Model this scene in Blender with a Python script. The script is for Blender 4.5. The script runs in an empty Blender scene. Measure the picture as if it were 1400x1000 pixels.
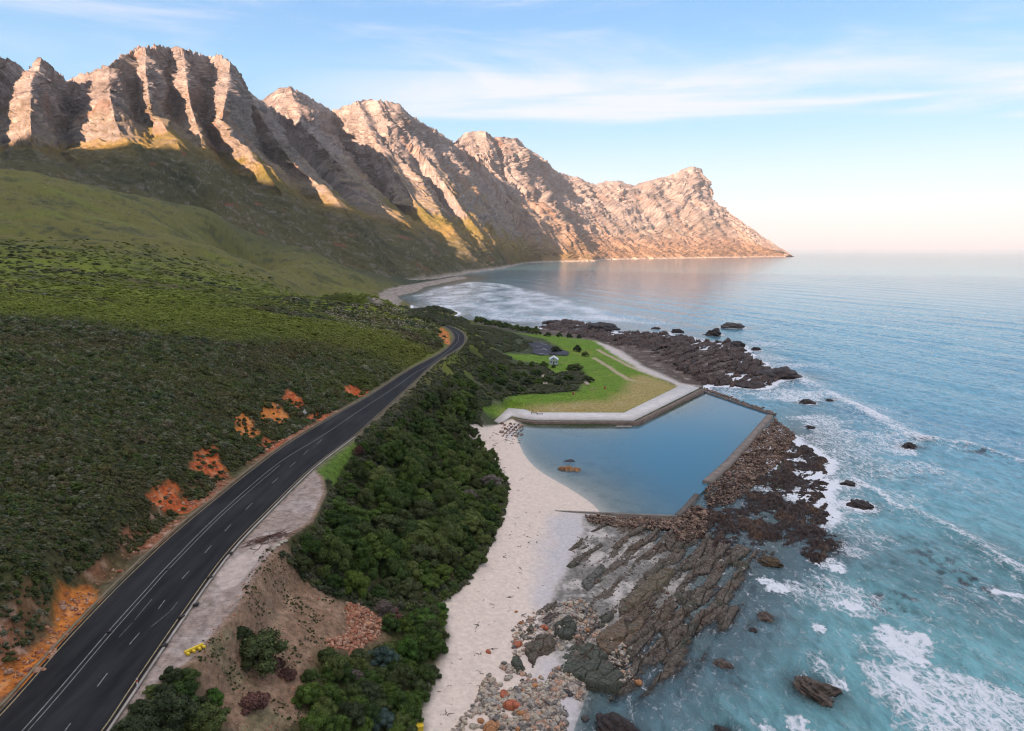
import bpy, bmesh, math, random
import numpy as np
from mathutils import Vector, Matrix
from math import radians, sin, cos, pi

random.seed(7)
RNG = np.random.default_rng(11)
scene = bpy.context.scene
COL = scene.collection

# ------------------------------------------------------------------ camera
F, CX, CY, HC = 950.0, 700.0, 500.0, 60.0
PITCH = math.atan((500.0 - 341.0) / F)
SP, CP = sin(PITCH), cos(PITCH)
cam = bpy.data.cameras.new('camera')
cam.sensor_width = 36.0
cam.lens = 36.0 * F / 1400.0
cam.clip_start = 1.0
cam.clip_end = 120000.0
cam_o = bpy.data.objects.new('camera', cam)
cam_o.location = (0, 0, HC)
cam_o.rotation_euler = (pi / 2 - PITCH, 0, 0)
COL.objects.link(cam_o)
scene.camera = cam_o

# ------------------------------------------------------------------ sun and sky
SUN_ELEV = radians(14.0)
SUN_TRAVEL = Vector((0.46, 0.888)).normalized()          # plan direction the sunlight travels
sun = bpy.data.lights.new('sun', 'SUN')
sun.energy = 5.0
sun.angle = radians(0.5)
sun.color = (1.0, 0.63, 0.43)
sun_o = bpy.data.objects.new('sun', sun)
d = Vector((SUN_TRAVEL.x * cos(SUN_ELEV), SUN_TRAVEL.y * cos(SUN_ELEV), -sin(SUN_ELEV)))
sun_o.rotation_euler = d.to_track_quat('-Z', 'Y').to_euler()
sun_o.location = (-300, -300, 900)
COL.objects.link(sun_o)

world = bpy.data.worlds.new('World')
scene.world = world
world.use_nodes = True
wn, wl = world.node_tree.nodes, world.node_tree.links
wn.clear()
w_out = wn.new('ShaderNodeOutputWorld')
w_bg = wn.new('ShaderNodeBackground')
w_bg.inputs['Strength'].default_value = 0.065
sky = wn.new('ShaderNodeTexSky')
sky.sky_type = 'NISHITA'
sky.sun_disc = False
sky.sun_elevation = SUN_ELEV
sky.sun_rotation = math.atan2(-SUN_TRAVEL.x, -SUN_TRAVEL.y)
sky.altitude = 60
sky.air_density = 1.0
sky.dust_density = 0.6
sky.ozone_density = 1.2


def wmath(op, a, b=None, c=None):
    n = wn.new('ShaderNodeMath')
    n.operation = op
    for i, v in enumerate((a, b, c)):
        if v is None:
            continue
        if isinstance(v, (int, float)):
            n.inputs[i].default_value = v
        else:
            wl.new(v, n.inputs[i])
    return n.outputs[0]


def wrange(v, a, b, lo=0.0, hi=1.0):
    n = wn.new('ShaderNodeMapRange')
    n.interpolation_type = 'SMOOTHSTEP'
    wl.new(v, n.inputs[0])
    for i, x in enumerate((a, b, lo, hi)):
        n.inputs[i + 1].default_value = x
    return n.outputs[0]


tc = wn.new('ShaderNodeTexCoord')
sep = wn.new('ShaderNodeSeparateXYZ')
wl.new(tc.outputs['Generated'], sep.inputs[0])
horiz = wmath('SQRT', wmath('ADD', wmath('MULTIPLY', sep.outputs[0], sep.outputs[0]), wmath('MULTIPLY', sep.outputs[1], sep.outputs[1])))
elev = wmath('ARCTAN2', sep.outputs[2], horiz)
azim = wmath('ARCTAN2', sep.outputs[0], sep.outputs[1])


def wnoise(sx, sy, ox, oy, scale, detail=5.0, rough=0.6, dist=0.0):
    cmb = wn.new('ShaderNodeCombineXYZ')
    wl.new(wmath('MULTIPLY_ADD', azim, sx, ox), cmb.inputs[0])
    wl.new(wmath('MULTIPLY_ADD', elev, sy, oy), cmb.inputs[1])
    n = wn.new('ShaderNodeTexNoise')
    n.inputs['Scale'].default_value = scale
    n.inputs['Detail'].default_value = detail
    n.inputs['Roughness'].default_value = rough
    n.inputs['Distortion'].default_value = dist
    wl.new(cmb.outputs[0], n.inputs['Vector'])
    return n.outputs['Fac']


# long bright bank low in the sky, thin wisps above it
ey = wmath('DIVIDE', sep.outputs[2], wmath('MAXIMUM', sep.outputs[1], 0.15))
edge = wmath('MULTIPLY_ADD', wnoise(1.2, 2.0, 3.1, 0.0, 1.6, 2.0), 0.05, ey)
bank = wmath('MULTIPLY', wrange(edge, 0.200, 0.212), wrange(edge, 0.310, 0.225))
bank = wmath('MULTIPLY', bank, wrange(wnoise(1.3, 22.0, 0.4, 0.3, 1.6, 7.0, 0.62, 0.6), 0.28, 0.62))
bank = wmath('MULTIPLY', bank, wrange(azim, -0.42, -0.05))
wisp = wrange(wnoise(1.0, 5.0, 7.3, 1.9, 2.2, 8.0, 0.64, 0.6), 0.42, 0.70)
wisp = wmath('MULTIPLY', wisp, wmath('MULTIPLY', wrange(ey, 0.14, 0.24), 0.62))
cloud = wmath('MINIMUM', wmath('ADD', wmath('MULTIPLY', bank, 0.9), wisp), 1.0)
# clear-air colours of the evening sky opposite the sun, by height above the horizon
ramp = wn.new('ShaderNodeValToRGB')
ramp.color_ramp.interpolation = 'EASE'
els = ramp.color_ramp.elements
stops = [(0.0, (2.2, 2.2, 2.5)), (0.03, (2.3, 2.33, 2.6)), (0.10, (1.95, 2.5, 2.95)), (0.24, (1.0, 2.05, 3.0)), (0.42, (.62, 1.5, 2.8)), (1.0, (.5, 1.0, 2.0))]
els[0].position, els[0].color = stops[0][0], (*[v / 4 for v in stops[0][1]], 1)
els[1].position, els[1].color = stops[-1][0], (*[v / 4 for v in stops[-1][1]], 1)
for pz, cz in stops[1:-1]:
    e_ = els.new(pz); e_.color = (*[v / 4 for v in cz], 1)
wl.new(wmath('MULTIPLY', elev, 1.27), ramp.inputs['Fac'])
air = wn.new('ShaderNodeVectorMath'); air.operation = 'SCALE'; air.inputs['Scale'].default_value = 4.0
wl.new(ramp.outputs['Color'], air.inputs[0])
base = wn.new('ShaderNodeMix'); base.data_type = 'RGBA'
base.inputs['Factor'].default_value = 0.86
wl.new(sky.outputs[0], base.inputs['A']); wl.new(air.outputs[0], base.inputs['B'])
# broad bright high cloud added overhead, out of view, to brighten the shaded foreground
high = wmath('MULTIPLY', wrange(elev, 0.42, 0.85), wrange(wnoise(1.0, 2.0, 1.3, 4.4, 1.3, 5.0, .6, .4), .25, .6))
mixh = wn.new('ShaderNodeMix'); mixh.data_type = 'RGBA'
mixh.inputs['B'].default_value = (5.6, 5.2, 5.2, 1)
wl.new(wmath('MULTIPLY', high, 0.9), mixh.inputs['Factor']); wl.new(base.outputs['Result'], mixh.inputs['A'])
mixc = wn.new('ShaderNodeMix')
mixc.data_type = 'RGBA'
mixc.inputs['B'].default_value = (3.1, 3.05, 3.3, 1)
wl.new(wmath('MULTIPLY', cloud, 0.8), mixc.inputs['Factor'])
wl.new(mixh.outputs['Result'], mixc.inputs['A'])
wl.new(mixc.outputs['Result'], w_bg.inputs['Color'])
wl.new(w_bg.outputs[0], w_out.inputs[0])

scene.view_settings.view_transform = 'Standard'
scene.view_settings.look = 'None'
scene.view_settings.exposure = 2.32
scene.view_settings.gamma = 1.0
scene.cycles.use_denoising = True
scene.cycles.filter_width = 1.15
scene.cycles.max_bounces = 6
scene.cycles.diffuse_bounces = 2
scene.cycles.glossy_bounces = 3
scene.cycles.transparent_max_bounces = 8
scene.cycles.volume_bounces = 0
scene.cycles.caustics_reflective = False
scene.cycles.caustics_refractive = False


# ------------------------------------------------------------------ numeric helpers
def sstep(a, b, x):
    t = np.clip((x - a) / (b - a), 0, 1)
    return t * t * (3 - 2 * t)


def _hash(ix, iy, seed):
    h = (ix.astype(np.int64) * 374761393 + iy.astype(np.int64) * 668265263 + seed * 982451653) & 0xFFFFFFFF
    h = ((h ^ (h >> 13)) * 1274126177) & 0xFFFFFFFF
    h = h ^ (h >> 16)
    return h


def perlin(x, y, seed=0):
    x = np.asarray(x, float); y = np.asarray(y, float)
    ix = np.floor(x); iy = np.floor(y)
    fx = x - ix; fy = y - iy
    u = fx * fx * fx * (fx * (fx * 6 - 15) + 10)
    v = fy * fy * fy * (fy * (fy * 6 - 15) + 10)

    def g(dx, dy):
        a = (_hash(ix + dx, iy + dy, seed) & 0xFFFF) / 65535.0 * 2 * pi
        return np.cos(a) * (fx - dx) + np.sin(a) * (fy - dy)
    a = g(0, 0); b = g(1, 0); c = g(0, 1); e = g(1, 1)
    return (a + (b - a) * u + (c - a) * v + (a - b - c + e) * u * v) * 1.5


def fbm(x, y, octs=5, seed=0, rough=0.5):
    s = 0; amp = 1; tot = 0
    for o in range(octs):
        s = s + amp * perlin(x * 2 ** o, y * 2 ** o, seed + o * 17)
        tot += amp
        amp *= rough
    return s / tot


def ridged(x, y, octs=5, seed=0, rough=0.5):
    s = 0; amp = 1; tot = 0
    for o in range(octs):
        s = s + amp * (1 - np.abs(perlin(x * 2 ** o, y * 2 ** o, seed + o * 31)) * 2)
        tot += amp
        amp *= rough
    return s / tot


def cells(x, y, seed=0, jit=0.9):
    """Cellular noise: distance to nearest point, distance to edge (F2-F1) and a random value per cell."""
    x = np.asarray(x, float); y = np.asarray(y, float)
    ix = np.floor(x); iy = np.floor(y)
    f1 = np.full(x.shape, 9.0); f2 = np.full(x.shape, 9.0); cid = np.zeros(x.shape)
    for dx in (-1, 0, 1):
        for dy in (-1, 0, 1):
            h = _hash(ix + dx, iy + dy, seed)
            px = ix + dx + 0.5 + ((h & 0xFFFF) / 65535.0 - 0.5) * jit
            py = iy + dy + 0.5 + (((h >> 8) & 0xFFFF) / 65535.0 - 0.5) * jit
            dd = np.hypot(px - x, py - y)
            m = dd < f1
            f2 = np.where(m, f1, np.minimum(f2, dd))
            cid = np.where(m, ((h >> 3) & 0xFFF) / 4095.0, cid)
            f1 = np.where(m, dd, f1)
    return f1, f2 - f1, cid


def ray(px, py):
    v = (py - CY) / F
    return ((px - CX) / F, CP - v * SP, -SP - v * CP)


def at_z(px, py, z):
    r = ray(px, py)
    t = (z - HC) / r[2]
    return (r[0] * t, r[1] * t, z)


def at_y(px, py, Y):
    r = ray(px, py)
    t = Y / r[1]
    return (r[0] * t, Y, HC + r[2] * t)


# ------------------------------------------------------------------ terrain height from surveyed points
# (px, py, z) for points seen against known heights, (px, py, 'd', distance) for slopes facing the camera
ROADZ = 19.0
left_edge = [(-190, 1160), (-90, 1062), (0, 973), (99, 863), (186, 775), (267, 703), (380, 614.5), (449, 572.5), (506, 539.5), (560, 505), (602, 482.5), (617, 469), (620, 460), (612, 449.5), (590, 443)]
right_edge = [(20, 1160), (86, 1070), (144, 1000), (186, 937), (249, 844), (312, 757), (366, 700), (428, 640), (485, 596.5), (512, 572.5), (560, 529), (596, 496), (629, 475), (636.5, 464.5), (632, 454), (613, 445.5), (588, 440)]
turnout = [(150, 1000), (190, 937), (253, 844), (316, 757), (370, 700), (429, 643), (440, 652), (444, 672), (425, 712), (400, 728), (388, 738), (355, 775), (325, 830), (285, 875), (265, 900), (222, 930), (195, 960)]

ctl = []
def Z(px, py, z): ctl.append(at_z(px, py, z))
def D(px, py, dist): ctl.append(at_y(px, py, dist))
for p in left_edge[1:]: Z(p[0] - 4, p[1] - 4, ROADZ - .2)
for p in right_edge[1:]: Z(p[0] + 3, p[1] + 2, ROADZ - .2)
for p in [(-150, 960, 24), (0, 850, 23.8), (60, 800, 24), (150, 705, 24.3), (230, 640, 24.5), (310, 580, 24.5), (400, 528, 24.3), (480, 500, 24), (540, 476, 23.5), (590, 456, 22.5),
          (-150, 800, 28), (0, 700, 28.5), (0, 600, 32), (0, 500, 36), (0, 450, 38.5), (0, 400, 43), (-200, 600, 34), (-200, 450, 42),
          (150, 600, 28.5), (150, 500, 32.5), (150, 450, 35.5), (150, 400, 40),
          (300, 500, 29), (300, 450, 32), (300, 400, 37), (400, 470, 29), (400, 430, 31.5), (400, 408, 33),
          (500, 460, 26.5), (500, 430, 28), (500, 412, 27), (560, 430, 26.5), (585, 436, 23), (600, 446, 20.5)]: Z(*p)
for p in [(0, 341, 430), (-200, 341, 420), (-200, 230, 700), (0, 300, 550), (0, 232, 760), (150, 341, 500), (150, 300, 660), (150, 264, 820), (300, 360, 570), (300, 341, 680), (300, 304, 950), (400, 385, 650), (400, 362, 820), (400, 338, 1050)]: D(*p)
# beyond the hill and round the bay
for x, y, z in [(-900, 1050, 110), (-600, 1250, 60), (-420, 1350, 25), (-350, 900, 25), (-200, 700, 14), (-150, 560, 13), (-100, 470, 11), (-70, 640, 5), (-50, 520, 8), (-300, 1900, -4), (-1200, 1900, 40), (-2500, 1200, 150), (-700, 2800, -6), (0, 4200, -10)]:
    ctl.append((x, y, z))
for p in [(545, 405, 0), (580, 393, 0), (640, 380, 0), (560, 424, 0), (600, 434, 0), (590, 412, -2), (610, 424, -1.5), (575, 404, -1), (640, 432, -1.5), (570, 430, 3), (545, 418, 4), (660, 440, 0), (720, 451, 0), (760, 449, 0.3), (520, 399, 5), (560, 388, 4)]: Z(*p)
# seaward side
for p in [(640, 447, 15), (660, 452, 11), (700, 457, 6), (640, 480, 14), (660, 480, 11), (690, 500, 7), (660, 520, 9), (620, 555, 11), (560, 600, 13), (500, 650, 14.5), (450, 690, 16), (440, 720, 15.5), (420, 780, 14), (350, 850, 14.5), (400, 900, 12), (300, 960, 14.5), (240, 990, 16), (500, 860, 8), (480, 960, 7.5), (560, 800, 6), (540, 720, 8.5), (600, 650, 6), (600, 600, 7.5), (640, 600, 4.5),
          (700, 480, 6.5), (735, 466, 5.5), (780, 470, 5), (750, 495, 5), (800, 485, 4), (820, 520, 3.4), (700, 530, 5.5), (740, 530, 4.5), (700, 558, 3.2), (800, 558, 2.8), (870, 545, 2.6), (920, 528, 2.4), (860, 490, 2.4),
          (668, 572, 3), (685, 600, 1.8), (650, 600, 3), (690, 660, 2.2), (676, 720, 2.6), (640, 790, 2.8), (605, 830, 3), (612, 870, 2.8), (590, 940, 2.6), (575, 1000, 2.8), (560, 1150, 3),
          (712, 582, .7), (707, 600, .6), (722, 628, .6), (762, 658, .6), (820, 698, .6), (760, 700, 1.2), (720, 660, 1.4),
          (740, 590, 0), (800, 600, -.5), (780, 640, -.2), (850, 640, -1), (900, 600, -2), (1000, 570, -2.4), (960, 640, -1.8), (880, 690, -.4), (940, 690, -1),
          (720, 760, 1.4), (700, 850, 1.6), (660, 930, 1.8), (640, 1000, 1.9), (760, 1000, .5), (790, 955, .2), (720, 900, 1.2), (700, 1120, .8),
          (780, 730, .8), (850, 760, .3), (880, 830, .1), (760, 830, .7), (940, 780, .0), (840, 900, 0), (960, 860, -.3), (1000, 800, -.3), (1080, 720, -.2), (1060, 640, 0), (1090, 590, -.2),
          (800, 460, .8), (860, 470, .6), (920, 480, .3), (960, 500, .4), (1000, 480, -.2), (1030, 510, -.2), (940, 522, .8),
          (850, 970, -1.2), (840, 1080, -1.8), (950, 940, -1.4), (1050, 880, -1.5), (1010, 1000, -2.2), (1150, 840, -2.2), (1200, 700, -2.5), (1180, 620, -1.8), (1120, 560, -1.4), (1100, 500, -2.5), (1300, 800, -3), (1400, 900, -4), (1400, 640, -4), (1250, 560, -4), (1400, 1100, -5), (1200, 1200, -5),
          (1060, 450, -3.5), (900, 440, -2.5), (820, 430, -2.5), (700, 425, -2.5), (640, 415, -2.5), (1300, 450, -8), (1000, 420, -6), (700, 395, -5), (620, 395, -2), (1500, 420, -10), (1400, 500, -7)]: Z(*p)
C = np.array(ctl)


def tps_feat(X, Y):
    th = np.clip(np.arctan2(X, np.maximum(Y, 1.0)), -0.95, 0.95)
    r = np.clip(np.hypot(X, Y), 48, 6000)
    return th * 2.4, np.log(r)


cu, cv = tps_feat(C[:, 0], C[:, 1])


def _k(d2):
    return 0.5 * d2 * np.log(d2 + 1e-12)


_n = len(C)
_A = np.zeros((_n + 3, _n + 3))
_A[:_n, :_n] = _k((cu[:, None] - cu) ** 2 + (cv[:, None] - cv) ** 2) + np.eye(_n) * 3e-5
_A[:_n, _n] = 1; _A[:_n, _n + 1] = cu; _A[:_n, _n + 2] = cv
_A[_n:, :_n] = _A[:_n, _n:].T
_w = np.linalg.solve(_A, np.concatenate([C[:, 2], np.zeros(3)]))


def tps(X, Y):
    X = np.asarray(X, float); Y = np.asarray(Y, float)
    sh = X.shape
    u, v = tps_feat(X.ravel(), Y.ravel())
    out = np.empty(u.shape)
    for i in range(0, len(u), 20000):
        a, b = u[i:i + 20000], v[i:i + 20000]
        out[i:i + 20000] = _k((a[:, None] - cu) ** 2 + (b[:, None] - cv) ** 2) @ _w[:_n] + _w[_n] + _w[_n + 1] * a + _w[_n + 2] * b
    return out.reshape(sh)


def P(px, py, lift=0.0):
    """Where the line of sight through a photo point meets the terrain."""
    r = np.array(ray(px, py))
    t = np.geomspace(40, 5000, 400)
    pts = r[None, :] * t[:, None]
    h = tps(pts[:, 0], pts[:, 1])
    dz = HC + pts[:, 2] - h
    k = np.argmax(dz < lift)
    if dz[k] >= lift:
        return at_z(px, py, 0)
    if k == 0:
        return (pts[0, 0], pts[0, 1], h[0])
    a = dz[k - 1] - lift; b = lift - dz[k]
    tt = t[k - 1] + (t[k] - t[k - 1]) * a / (a + b)
    return (r[0] * tt, r[1] * tt, HC + r[2] * tt)


def poly_xy(pts, z=None):
    return np.array([(P(*p) if z is None else at_z(p[0], p[1], z))[:2] for p in pts])


def inside(X, Y, poly):
    r = np.zeros(X.shape, bool)
    n = len(poly)
    for i in range(n):
        x1, y1 = poly[i]; x2, y2 = poly[(i + 1) % n]
        c = ((y1 > Y) != (y2 > Y)) & (X < (x2 - x1) * (Y - y1) / (y2 - y1 + 1e-12) + x1)
        r ^= c
    return r


def seg_dist(X, Y, pts, closed=False):
    n = len(pts)
    best = np.full(X.shape, 1e9)
    for i in range(n if closed else n - 1):
        x1, y1 = pts[i][:2]; x2, y2 = pts[(i + 1) % n][:2]
        dx, dy = x2 - x1, y2 - y1
        t = np.clip(((X - x1) * dx + (Y - y1) * dy) / (dx * dx + dy * dy + 1e-9), 0, 1)
        best = np.minimum(best, np.hypot(X - x1 - t * dx, Y - y1 - t * dy))
    return best


def sdist(X, Y, poly):
    """Signed distance in metres, negative inside; only worked out near the polygon."""
    poly = np.asarray(poly)
    out = np.full(X.shape, 60.0)
    m = (X > poly[:, 0].min() - 30) & (X < poly[:, 0].max() + 30) & (Y > poly[:, 1].min() - 30) & (Y < poly[:, 1].max() + 30)
    if m.any():
        x, y = X[m], Y[m]
        dd = seg_dist(x, y, poly, True)
        out[m] = np.where(inside(x, y, poly), -dd, dd)
    return out


def smooth_line(pts, n):
    """Catmull-Rom through the points, n samples evenly spread."""
    p = np.array(pts, float)
    p = np.vstack([2 * p[0] - p[1], p, 2 * p[-1] - p[-2]])
    out = []
    for i in range(1, len(p) - 2):
        for t in np.linspace(0, 1, 16, endpoint=False):
            a, b, c, e = p[i - 1], p[i], p[i + 1], p[i + 2]
            out.append(0.5 * ((2 * b) + (c - a) * t + (2 * a - 5 * b + 4 * c - e) * t * t + (3 * b - a - 3 * c + e) * t ** 3))
    out.append(p[-2])
    out = np.array(out)
    s = np.concatenate([[0], np.cumsum(np.linalg.norm(np.diff(out, axis=0), axis=1))])
    q = np.linspace(0, s[-1], n)
    return np.stack([np.interp(q, s, out[:, k]) for k in range(out.shape[1])], 1)


LE = smooth_line([at_z(x, y, ROADZ)[:2] for x, y in left_edge] + [(-78, 378), (-120, 372), (-170, 366)], 260)
RE = smooth_line([at_z(x, y, ROADZ)[:2] for x, y in right_edge] + [(-78, 386), (-120, 381), (-170, 375)], 260)
ROAD_POLY = np.vstack([LE, RE[::-1]])
TURN_POLY = np.array([at_z(x, y, ROADZ)[:2] for x, y in turnout])
pool_px = [(700, 578), (707, 581), (870, 581), (962, 538), (1052, 567), (985, 655), (925, 703), (800, 703), (690, 703), (672, 640)]
POOL_POLY = np.array([at_z(x, y, 1.0)[:2] for x, y in pool_px])

# terrain cover areas, each a polygon on the ground
soil_px = [[(-40, 960), (0, 930), (60, 900), (100, 866), (135, 820), (120, 790), (85, 785), (70, 830), (20, 868), (-40, 880)],
           [(201, 678), (215, 655), (240, 655), (243, 675), (222, 683)], [(243, 690), (245, 676), (262, 672), (270, 686), (255, 697)],
           [(258, 635), (270, 615), (290, 605), (300, 622), (310, 632), (285, 636)], [(321, 585), (328, 563), (345, 572), (353, 590), (340, 597), (328, 592)],
           [(357, 575), (360, 548), (380, 552), (395, 568), (385, 578), (370, 576)], [(386, 545), (393, 532), (412, 543), (416, 556), (398, 555)],
           [(418, 570), (430, 558), (450, 568), (440, 576)], [(469, 523), (480, 522), (502, 535), (497, 543), (480, 540)], [(599, 463), (603, 445), (613, 455), (615, 465)],
           [(355, 605), (362, 596), (380, 602), (390, 606), (372, 615)]]
SOIL = [poly_xy(p) for p in soil_px]
LAWN = poly_xy([(655, 560), (700, 542), (740, 540), (790, 535), (805, 512), (790, 500), (760, 510), (735, 495), (700, 490), (690, 483), (735, 480), (755, 485), (775, 478), (740, 462), (700, 455), (770, 458), (812, 462), (840, 480), (880, 505), (915, 525), (937, 530), (850, 566), (690, 566)])
WALK = 2.15
WALK_PX = [(676, 575), (695, 558), (718, 560), (728, 564), (853, 564.5), (932, 526), (956, 530), (867, 574), (735, 573.5), (718, 572), (700, 568), (684, 579)]
WALK_POLY = np.array([at_z(x, y, WALK)[:2] for x, y in WALK_PX])
DRY = poly_xy([(690, 556), (760, 552), (830, 548), (855, 535), (862, 515), (880, 512), (920, 526), (940, 532), (852, 568), (690, 568)])
TRACK = [poly_xy([(812, 487), (840, 505), (858, 517), (868, 520)]), poly_xy([(818, 477), (860, 500), (900, 516)])]
BEACH = poly_xy([(640, 580), (700, 574), (712, 581), (800, 600), (900, 650), (925, 700), (800, 705), (800, 730), (780, 770), (740, 850), (800, 960), (800, 1100), (560, 1160), (574, 1000), (588, 940), (612, 870), (600, 822), (640, 790), (682, 715), (692, 665), (665, 640), (640, 600)])
NBEACH = poly_xy([(812, 466), (850, 478), (880, 500), (920, 516), (960, 528), (935, 532), (880, 508), (850, 490), (830, 478)])
SHELF = poly_xy([(797, 470), (840, 472), (880, 492), (860, 497)])
SHELFG = poly_xy([(770, 706), (925, 706), (1060, 740), (1060, 800), (960, 960), (800, 1000), (690, 900), (740, 830), (770, 770)])
NSHORE = poly_xy([(650, 443), (700, 452), (770, 461), (815, 466), (850, 480), (884, 502), (930, 524), (1060, 530), (1090, 515), (1040, 480), (960, 455), (840, 445), (720, 440), (650, 436)])
DIRT = poly_xy([(372, 752), (395, 775), (430, 800), (480, 825), (520, 840), (520, 870), (470, 890), (440, 880), (415, 920), (420, 980), (340, 1030), (280, 960), (265, 925), (290, 885), (330, 838)])
BRIGHT = poly_xy([(425, 645), (440, 620), (480, 600), (490, 615), (465, 650), (462, 670), (440, 668)], None)
BAYSAND = poly_xy([(504, 406), (520, 398), (565, 388), (640, 376), (700, 363), (705, 366), (640, 384), (580, 397), (548, 412), (520, 414)])


def ground_z(X, Y):
    X = np.asarray(X, float); Y = np.asarray(Y, float)
    z = tps(X, Y)
    r = np.hypot(X, Y)
    land = sstep(1.5, 6, z)
    z = z + land * (fbm(X / 90, Y / 90, 4, 3) * np.clip(r / 40, 1.2, 16) * .55 + fbm(X / 9, Y / 9, 4, 5) * .5)
    pd = sdist(X, Y, POOL_POLY)
    z = z + fbm(X / 14, Y / 14, 4, 9) * .25 * sstep(-2, 3, z) * sstep(0, 4, pd)
    rd = np.minimum(sdist(X, Y, ROAD_POLY), 60)
    td = sdist(X, Y, TURN_POLY)
    # soil cuts: steep worn faces
    for s in SOIL:
        sd = sdist(X, Y, s)
        z = z - sstep(1.0, -2.5, sd) * (0.7 + 0.8 * np.abs(fbm(X / 3, Y / 3, 4, 21)))
    wk = sdist(X, Y, WALK_POLY)
    z = np.where(wk < 4, (WALK - .35) + (z - WALK + .35) * sstep(.2, 4, wk), z)
    w = sstep(0.9, 6.5, rd)
    z = (ROADZ - .09) * (1 - w) + z * w
    w = sstep(0.0, 3.0, td)
    z = np.where(td < 3, (ROADZ - .12 + fbm(X / 3, Y / 3, 3, 40) * .06) * (1 - w) + z * w, z)
    return z


def gz(x, y):
    return float(ground_z(np.array([x]), np.array([y]))[0])


# ------------------------------------------------------------------ mesh helpers
def new_obj(name, mesh, mat=None, parent=None, label=None, cat=None, group=None, kind=None, loc=None):
    o = bpy.data.objects.new(name, mesh)
    COL.objects.link(o)
    if mat and mesh is not None and not mesh.materials:
        mesh.materials.append(mat)
    if parent is not None:
        o.parent = parent
    if label: o['label'] = label
    if cat: o['category'] = cat
    if group: o['group'] = group
    if kind: o['kind'] = kind
    if loc is not None: o.location = loc
    return o


def np_mesh(name, V, Fq, smooth=True, attrs=None):
    """V (n,3), Fq (m,3|4) int"""
    me = bpy.data.meshes.new(name)
    V = np.asarray(V, np.float32); Fq = np.asarray(Fq, np.int32)
    k = Fq.shape[1]
    me.vertices.add(len(V)); me.vertices.foreach_set('co', V.ravel())
    me.loops.add(Fq.size); me.loops.foreach_set('vertex_index', Fq.ravel())
    me.polygons.add(len(Fq))
    me.polygons.foreach_set('loop_start', np.arange(0, Fq.size, k, dtype=np.int32))
    if smooth:
        me.polygons.foreach_set('use_smooth', np.ones(len(Fq), bool))
    for nm, data in (attrs or {}).items():
        data = np.asarray(data, np.float32)
        if data.ndim == 1:
            a = me.attributes.new(nm, 'FLOAT', 'POINT'); a.data.foreach_set('value', data)
        else:
            a = me.attributes.new(nm, 'FLOAT_COLOR', 'POINT')
            if data.shape[1] == 3:
                data = np.hstack([data, np.ones((len(data), 1), np.float32)])
            a.data.foreach_set('color', data.ravel())
    me.update(calc_edges=True)
    me.validate()
    return me


def grid_faces(nu, nv):
    i = np.arange(nu * nv).reshape(nu, nv)
    return np.stack([i[:-1, :-1], i[1:, :-1], i[1:, 1:], i[:-1, 1:]], -1).reshape(-1, 4)


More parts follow.
